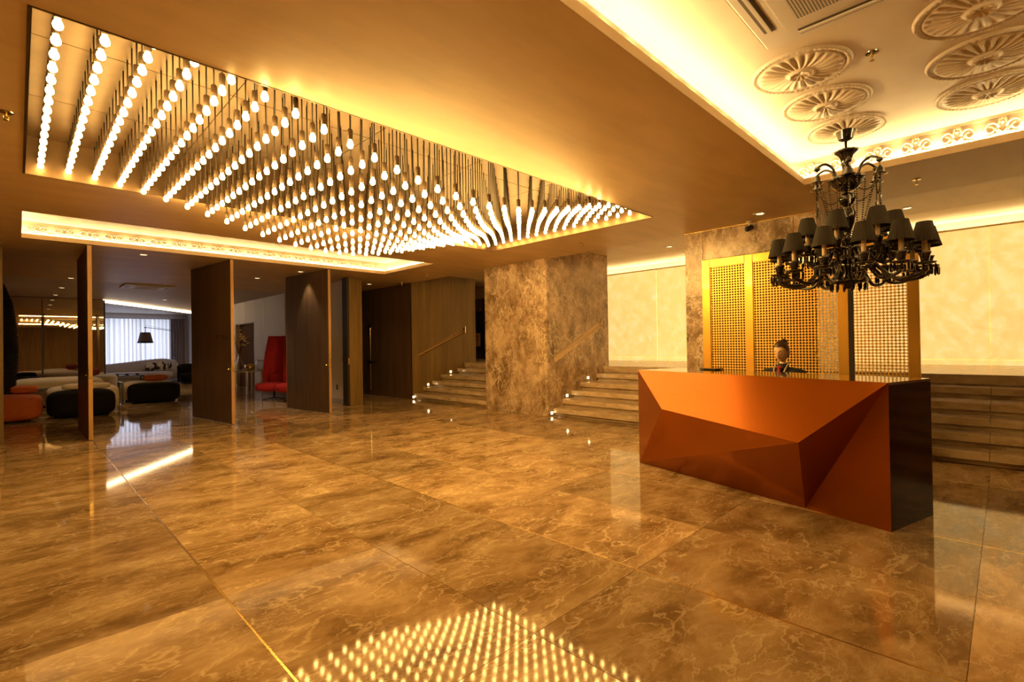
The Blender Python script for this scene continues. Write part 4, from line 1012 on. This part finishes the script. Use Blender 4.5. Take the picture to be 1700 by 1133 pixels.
soft('lounge_seat', 'orange low seat in front of the mirror', 'seat', (0.2, 19.6), (1.1, 0.48, 0.27), 'fabric_orange', 0.35, 0.35, 0.05, G_)
soft('cushion', 'black cushion on the orange seat by the mirror', 'cushion', (0.20, 19.5), (0.26, 0.17, 0.10), 'velvet_black', 0.6, 0.5, 0, None, 0.562, False)
soft('armchair_tub', 'grey tub seat right of the left pivot door', 'armchair', (1.92, 20.4), (0.36, 0.36, 0.34), 'fabric_grey', 0.3, 0.8, 0, None)
soft('cushion', 'dark red cushion leaning on the long cream seat', 'cushion', (1.45, 17.95), (0.17, 0.12, 0.11), 'fabric_darkred', 0.7, 0.6, 0.3, None, 0.762, False)
# low dark table on the left and dark frame table beside the second group
lt = thing('low_table', 'black low table beside the beaded column', 'table', (0.62, 16.8, 0)); MB().bbox(-0.5, 0.4, -0.28, 0.28, 0.50, 0.54, 0.006).build('top', 'black_metal', lt)
for sx, sy in ((-0.46, -0.24), (0.36, -0.24), (-0.46, 0.24), (0.36, 0.24)): MB().box(sx-0.02, sx+0.02, sy-0.02, sy+0.02, 0, 0.50).build('leg', 'black_metal', lt)
st_ = thing('side_table', 'black metal frame side table left of the cream seat', 'table', (1.98, 17.1, 0))
MB().box(-0.03, 0.03, -0.35, 0.35, 0.56, 0.59).build('top', 'black_metal', st_)
for y in (-0.33, 0.33): MB().box(-0.03, 0.03, y-0.02, y+0.02, 0, 0.56).build('leg', 'black_metal', st_)
# beaded column
bc = thing('beaded_column', 'tall black column hung with glossy beads at the left edge', 'column', (-0.80, 16.45, 0))
prf = [(0.66, 0.02), (0.72, 0.3), (0.765, 0.65), (0.80, 1.1), (0.81, 1.5), (0.80, 1.85), (0.77, 2.25), (0.72, 2.6), (0.62, 2.95), (0.52, 3.16)]
MB().lathe([(r*0.985, z) for r, z in prf], 48).build('core', 'velvet_black', bc, 'all')
m_ = MB(); z = 0.06; row = 0
def prof_r(z):
    for (r0, z0), (r1, z1) in zip(prf, prf[1:]):
        if z0 <= z <= z1: return r0+(r1-r0)*(z-z0)/(z1-z0)
    return prf[-1][0]
while z < 3.14:
    r = prof_r(z)
    for k in range(64):
        a = -PI*0.95+PI*1.25*k/63+(0.03 if row % 2 else 0)
        m_.lathe([(0.0, -0.017), (0.018, 0.0), (0.0, 0.017)], 4, (r*cos(a), r*sin(a), z), cap=False)
    z += 0.048; row += 1
tag(m_.build('beads', 'bead_black', bc), kind='stuff')
# sofa with curved back
sf = thing('curved_sofa', 'pale curved sofa under the curtained window', 'sofa', (3.6, 27.35, 0))
vs = []; n = 30
for i in range(n+1):
    t = i/n; x = -1.75+3.35*t; y = 0.42-0.0*t-0.55*max(0, (t-0.80)/0.2)**2; zt = 0.82+0.25*sin(PI*0.5*t)**2-0.10*max(0, (t-0.88)/0.12)
    for dy, z in ((-0.14, 0.30), (-0.12, zt-0.05), (-0.02, zt), (0.10, zt-0.05), (0.12, 0.10)): vs.append((x, y+dy, z))
MB().add(vs, [(i*5+k, (i+1)*5+k, (i+1)*5+(k+1) % 5, i*5+(k+1) % 5) for i in range(n) for k in range(5)]+[(0, 1, 2, 3, 4), tuple(n*5+k for k in (4, 3, 2, 1, 0))]).build('backrest', 'sofa_white', sf, 'all')
MB().cushion((-0.15, -0.05, 0.34), (1.6, 0.46, 0.15), 0.3, 0.3).build('seat', 'sofa_white', sf, 'all')
MB().cushion((-0.15, 0.0, 0.12), (1.5, 0.42, 0.12), 0.2, 0.25).build('base', 'sofa_white', sf, 'all')
for x, lab in ((2.2, 'printed black and cream cushion at the left end of the curved sofa'), (4.28, 'left one of the printed cushions at the right end of the curved sofa'), (4.71, 'middle printed cushion at the right end of the curved sofa'), (5.13, 'rightmost printed cushion on the curved sofa')):
    t = thing('printed_cushion', lab, 'cushion', (x, 27.35+(0.1 if x > 4.9 else 0.16), 0.50), (0.5 if x > 4.9 else 0), 'printed sofa cushions')
    MB().cushion((0, 0, 0.20), (0.21, 0.08, 0.20), 0.55, 0.5, 24, 14, 0, -0.25).build('cover', 'cushion_print', t, 'all')
    MB().tube([(-0.19, -0.05, 0.02), (0.19, -0.05, 0.02)], 0.008, 5).build('piping', 'fabric_cream', t)
ct = thing('coffee_table', 'black framed glass coffee table before the curved sofa', 'table', (3.15, 25.6, 0))
MB().box(-0.56, 0.56, -0.35, 0.35, 0.40, 0.43).build('top', 'black_metal', ct)
for sx in (-0.53, 0.53):
    for sy in (-0.32, 0.32): MB().box(sx-0.022, sx+0.022, sy-0.022, sy+0.022, 0.03, 0.40).build('leg', 'black_metal', ct)
MB().box(-0.56, 0.56, -0.345, -0.30, 0.0, 0.03).box(-0.56, 0.56, 0.30, 0.345, 0, 0.03).build('floor_rail', 'black_metal', ct)
for k, x in enumerate((2.85, 3.18, 3.52)):
    t = thing('small_bowl', ('left', 'middle', 'right')[k]+' small dark dish on the black coffee table', 'dish', (x, 25.6, 0.43), 0, 'dishes on the coffee table')
    MB().lathe([(0.0, 0.0), (0.05, 0.0), (0.10, 0.04), (0.092, 0.042), (0.045, 0.012), (0, 0.012)], 18).build('bowl', 'black_metal', t, 'all')
    MB().ell((0.0, 0, 0.045), (0.05, 0.05, 0.03)).build('contents', 'twig', t, 'all')
ac_ = thing('armchair', 'black tub armchair half hidden by the middle pivot door', 'armchair', (5.25, 24.9, 0))
MB().cushion((0, 0, 0.24), (0.40, 0.40, 0.20), 0.3, 0.4).build('seat', 'velvet_black', ac_, 'all')
vs = []; n = 24
for i in range(n+1):
    a = PI*0.95*(i/n)-0.0; zt = 0.70+0.14*sin(a)
    for r, z in ((0.37, 0.1), (0.37, zt), (0.45, zt), (0.45, 0.05)): vs.append((r*cos(a+0.1), r*sin(a+0.1), z))
MB().add(vs, [(i*4+k, (i+1)*4+k, (i+1)*4+(k+1) % 4, i*4+(k+1) % 4) for i in range(n) for k in range(4)]+[(0, 1, 2, 3), tuple(n*4+k for k in (3, 2, 1, 0))]).build('backrest', 'velvet_black', ac_, 'all')
MB().cushion((0, 0, 0.03), (0.3, 0.3, 0.03), 0.3, 0.5).build('base', 'black_metal', ac_)
# arc floor lamp
al_ = thing('arc_floor_lamp', 'grey jointed floor lamp with a taupe shade by the curtain', 'lamp', (5.28, 28.05, 0))
MB().lathe([(0.0, 0.0), (0.19, 0.0), (0.19, 0.02), (0.03, 0.035), (0, 0.035)], 24).build('base', 'steel_grey', al_, True)
MB().tube([(0, 0, 0.03), (0, 0, 2.36)], 0.016, 8).build('pole', 'steel_grey', al_)
MB().tube([(0, 0, 2.33), (-0.45, -0.05, 2.41), (-1.13, -0.12, 2.50)], 0.014, 8).tube([(0, 0, 2.40), (-0.3, -0.03, 2.43), (-1.13, -0.12, 2.60)], 0.006, 6).build('arm', 'steel_grey', al_)
MB().ell((0, 0, 2.34), (0.04, 0.04, 0.04)).ell((-1.13, -0.12, 2.50), (0.04, 0.04, 0.035)).ell((0, 0, 1.2), (0.03, 0.03, 0.08)).build('joint', 'steel_grey', al_, 'all')
MB().tube([(-1.13, -0.12, 2.50), (-1.13, -0.12, 2.26)], 0.010, 8).build('hanger', 'steel_grey', al_)
MB().lathe([(0.19, 2.27), (0.285, 1.86)], 32, (-1.13, -0.12, 0), cap=False).lathe([(0.0, 2.265), (0.185, 2.265), (0.19, 2.27)], 32, (-1.13, -0.12, 0)).build('lamp_shade', 'lampshade_taupe', al_, 'all')
MB().lathe([(0.288, 1.86), (0.306, 1.78)], 32, (-1.13, -0.12, 0), cap=False).build('shade_band', 'lampshade_band', al_, 'all')
# console table with vase, bowl and jar
cs = thing('console_table', 'white topped console table beside the red chairs', 'table', (5.22, 17.35, 0))
MB().bbox(-0.55, 0.68, -0.26, 0.26, 0.70, 0.735, 0.004).build('top', 'white_gloss', cs)
for sx, sy in ((-0.05, -0.2), (0.10, -0.2), (-0.45, 0.2), (0.52, 0.2)): MB().box(sx-0.028, sx+0.028, sy-0.028, sy+0.028, 0, 0.70).build('leg', 'white_gloss' if sx != 0.10 else 'wood_edge', cs)
vz = thing('glass_vase', 'clear teardrop glass vase holding blossom twigs', 'vase', (4.99, 17.3, 0.735))
MB().lathe([(0.0, 0.0), (0.10, 0.005), (0.150, 0.07), (0.155, 0.15), (0.11, 0.28), (0.05, 0.38), (0.022, 0.48), (0.026, 0.56), (0.034, 0.60), (0.029, 0.598), (0.018, 0.48), (0.044, 0.37), (0.104, 0.275), (0.147, 0.15), (0.142, 0.075), (0.095, 0.013), (0.0, 0.01)], 28).build('body', 'clear_glass', vz, 'all')
tw, bl = MB(), MB()
for k in range(11):
    a = random.uniform(0, 2*PI); rr = random.uniform(0.12, 0.38); h = random.uniform(0.85, 1.35)
    pts = [(0, 0, 0.12), (0.005*cos(a), 0.005*sin(a), 0.58), (rr*0.5*cos(a), rr*0.5*sin(a), 0.58+(h-0.58)*0.6), (rr*cos(a), rr*sin(a), h)]
    tw.tube(pts, [0.006, 0.005, 0.004, 0.002], 5)
    for q in range(6):
        t = random.uniform(0.35, 1); p = Vector(pts[2]).lerp(Vector(pts[3]), t) if t > 0.3 else Vector(pts[2])
        bl.ell(p+Vector((random.uniform(-.05, .05), random.uniform(-.05, .05), random.uniform(-.04, .04))), (0.024, 0.024, 0.02), 6, 4)
tw.build('twigs', 'twig', vz); tag(bl.build('blossoms', 'blossom', vz), kind='stuff')
gb = thing('gold_bowl', 'hammered golden bowl on the console table', 'bowl', (5.30, 17.25, 0.735))
MB().lathe([(0.0, 0.0), (0.10, 0.0), (0.14, 0.08), (0.16, 0.20), (0.152, 0.20), (0.13, 0.085), (0.09, 0.01), (0, 0.01)], 28, mod=lambda a, t: 1+0.02*cos(9*a)).build('body', 'brass', gb, 'all')
MB().ell((0, 0, 0.15), (0.12, 0.12, 0.07), 12, 8).build('contents', 'blossom', gb, 'all')
gj = thing('glass_jar', 'clear glass jar right of the golden bowl', 'jar', (5.66, 17.3, 0.735))
MB().lathe([(0.0, 0.0), (0.12, 0.0), (0.16, 0.10), (0.16, 0.28), (0.13, 0.33), (0.123, 0.33), (0.153, 0.275), (0.153, 0.10), (0.115, 0.01), (0, 0.01)], 24).build('body', 'clear_glass', gj, 'all')
MB().lathe([(0.131, 0.325), (0.137, 0.33), (0.131, 0.337), (0.124, 0.33)], 24, cap=False).build('rim', 'chrome', gj, 'all')
# red high-backed chairs
def redchair(loc, rz, label):
    t = thing('high_back_chair', label, 'armchair', loc, rz, 'red high backed chairs')
    vs = []; n = 28
    for i in range(n+1):
        u = -1+2*i/n; a = u*1.35
        for z, w, dpt in ((0.30, 0.36, 0.30), (0.70, 0.37, 0.33), (1.30, 0.33, 0.28), (1.80, 0.27, 0.20)):
            x = w*sin(a); y = 0.22-dpt*(1-cos(a))*1.1; vs.append((x, y+0.04*(z-0.3), z))
    K = 4
    inner = [(x*0.86, y-0.075, z) for x, y, z in vs]
    N0 = len(vs); F = []
    for i in range(n):
        for k in range(K-1):
            F.append((i*K+k, (i+1)*K+k, (i+1)*K+k+1, i*K+k+1)); F.append((N0+i*K+k, N0+i*K+k+1, N0+(i+1)*K+k+1, N0+(i+1)*K+k))
        F.append((i*K+K-1, (i+1)*K+K-1, N0+(i+1)*K+K-1, N0+i*K+K-1)); F.append((i*K, N0+i*K, N0+(i+1)*K, (i+1)*K))
    for i in (0, n):
        for k in range(K-1): F.append((i*K+k, i*K+k+1, N0+i*K+k+1, N0+i*K+k))
    MB().add(vs+inner, F).build('wing_back', 'felt_red', t, 'all')
    MB().cushion((0, -0.14, 0.38), (0.37, 0.44, 0.13), 0.6, 0.75, 30, 16).build('seat', 'felt_red', t, 'all')
    MB().cushion((0, 0.06, 0.62), (0.24, 0.09, 0.16), 0.6, 0.6, 20, 12).build('lumbar_cushion', 'felt_red', t, 'all')
    MB().tube([(0, -0.05, 0.06), (0, -0.05, 0.26)], 0.03, 10).build('column', 'black_metal', t)
    for k in range(4): a = PI/4+PI/2*k; MB().tube([(0, -0.05, 0.06), (0.30*cos(a), -0.05+0.30*sin(a), 0.012)], [0.02, 0.012], 8).build('foot', 'black_metal', t)
redchair((5.17, 14.70, 0), -0.95, 'tall red felt chair nearest the console table')
redchair((5.42, 13.85, 0), -1.05, 'tall red felt chair half hidden behind the right pivot door')
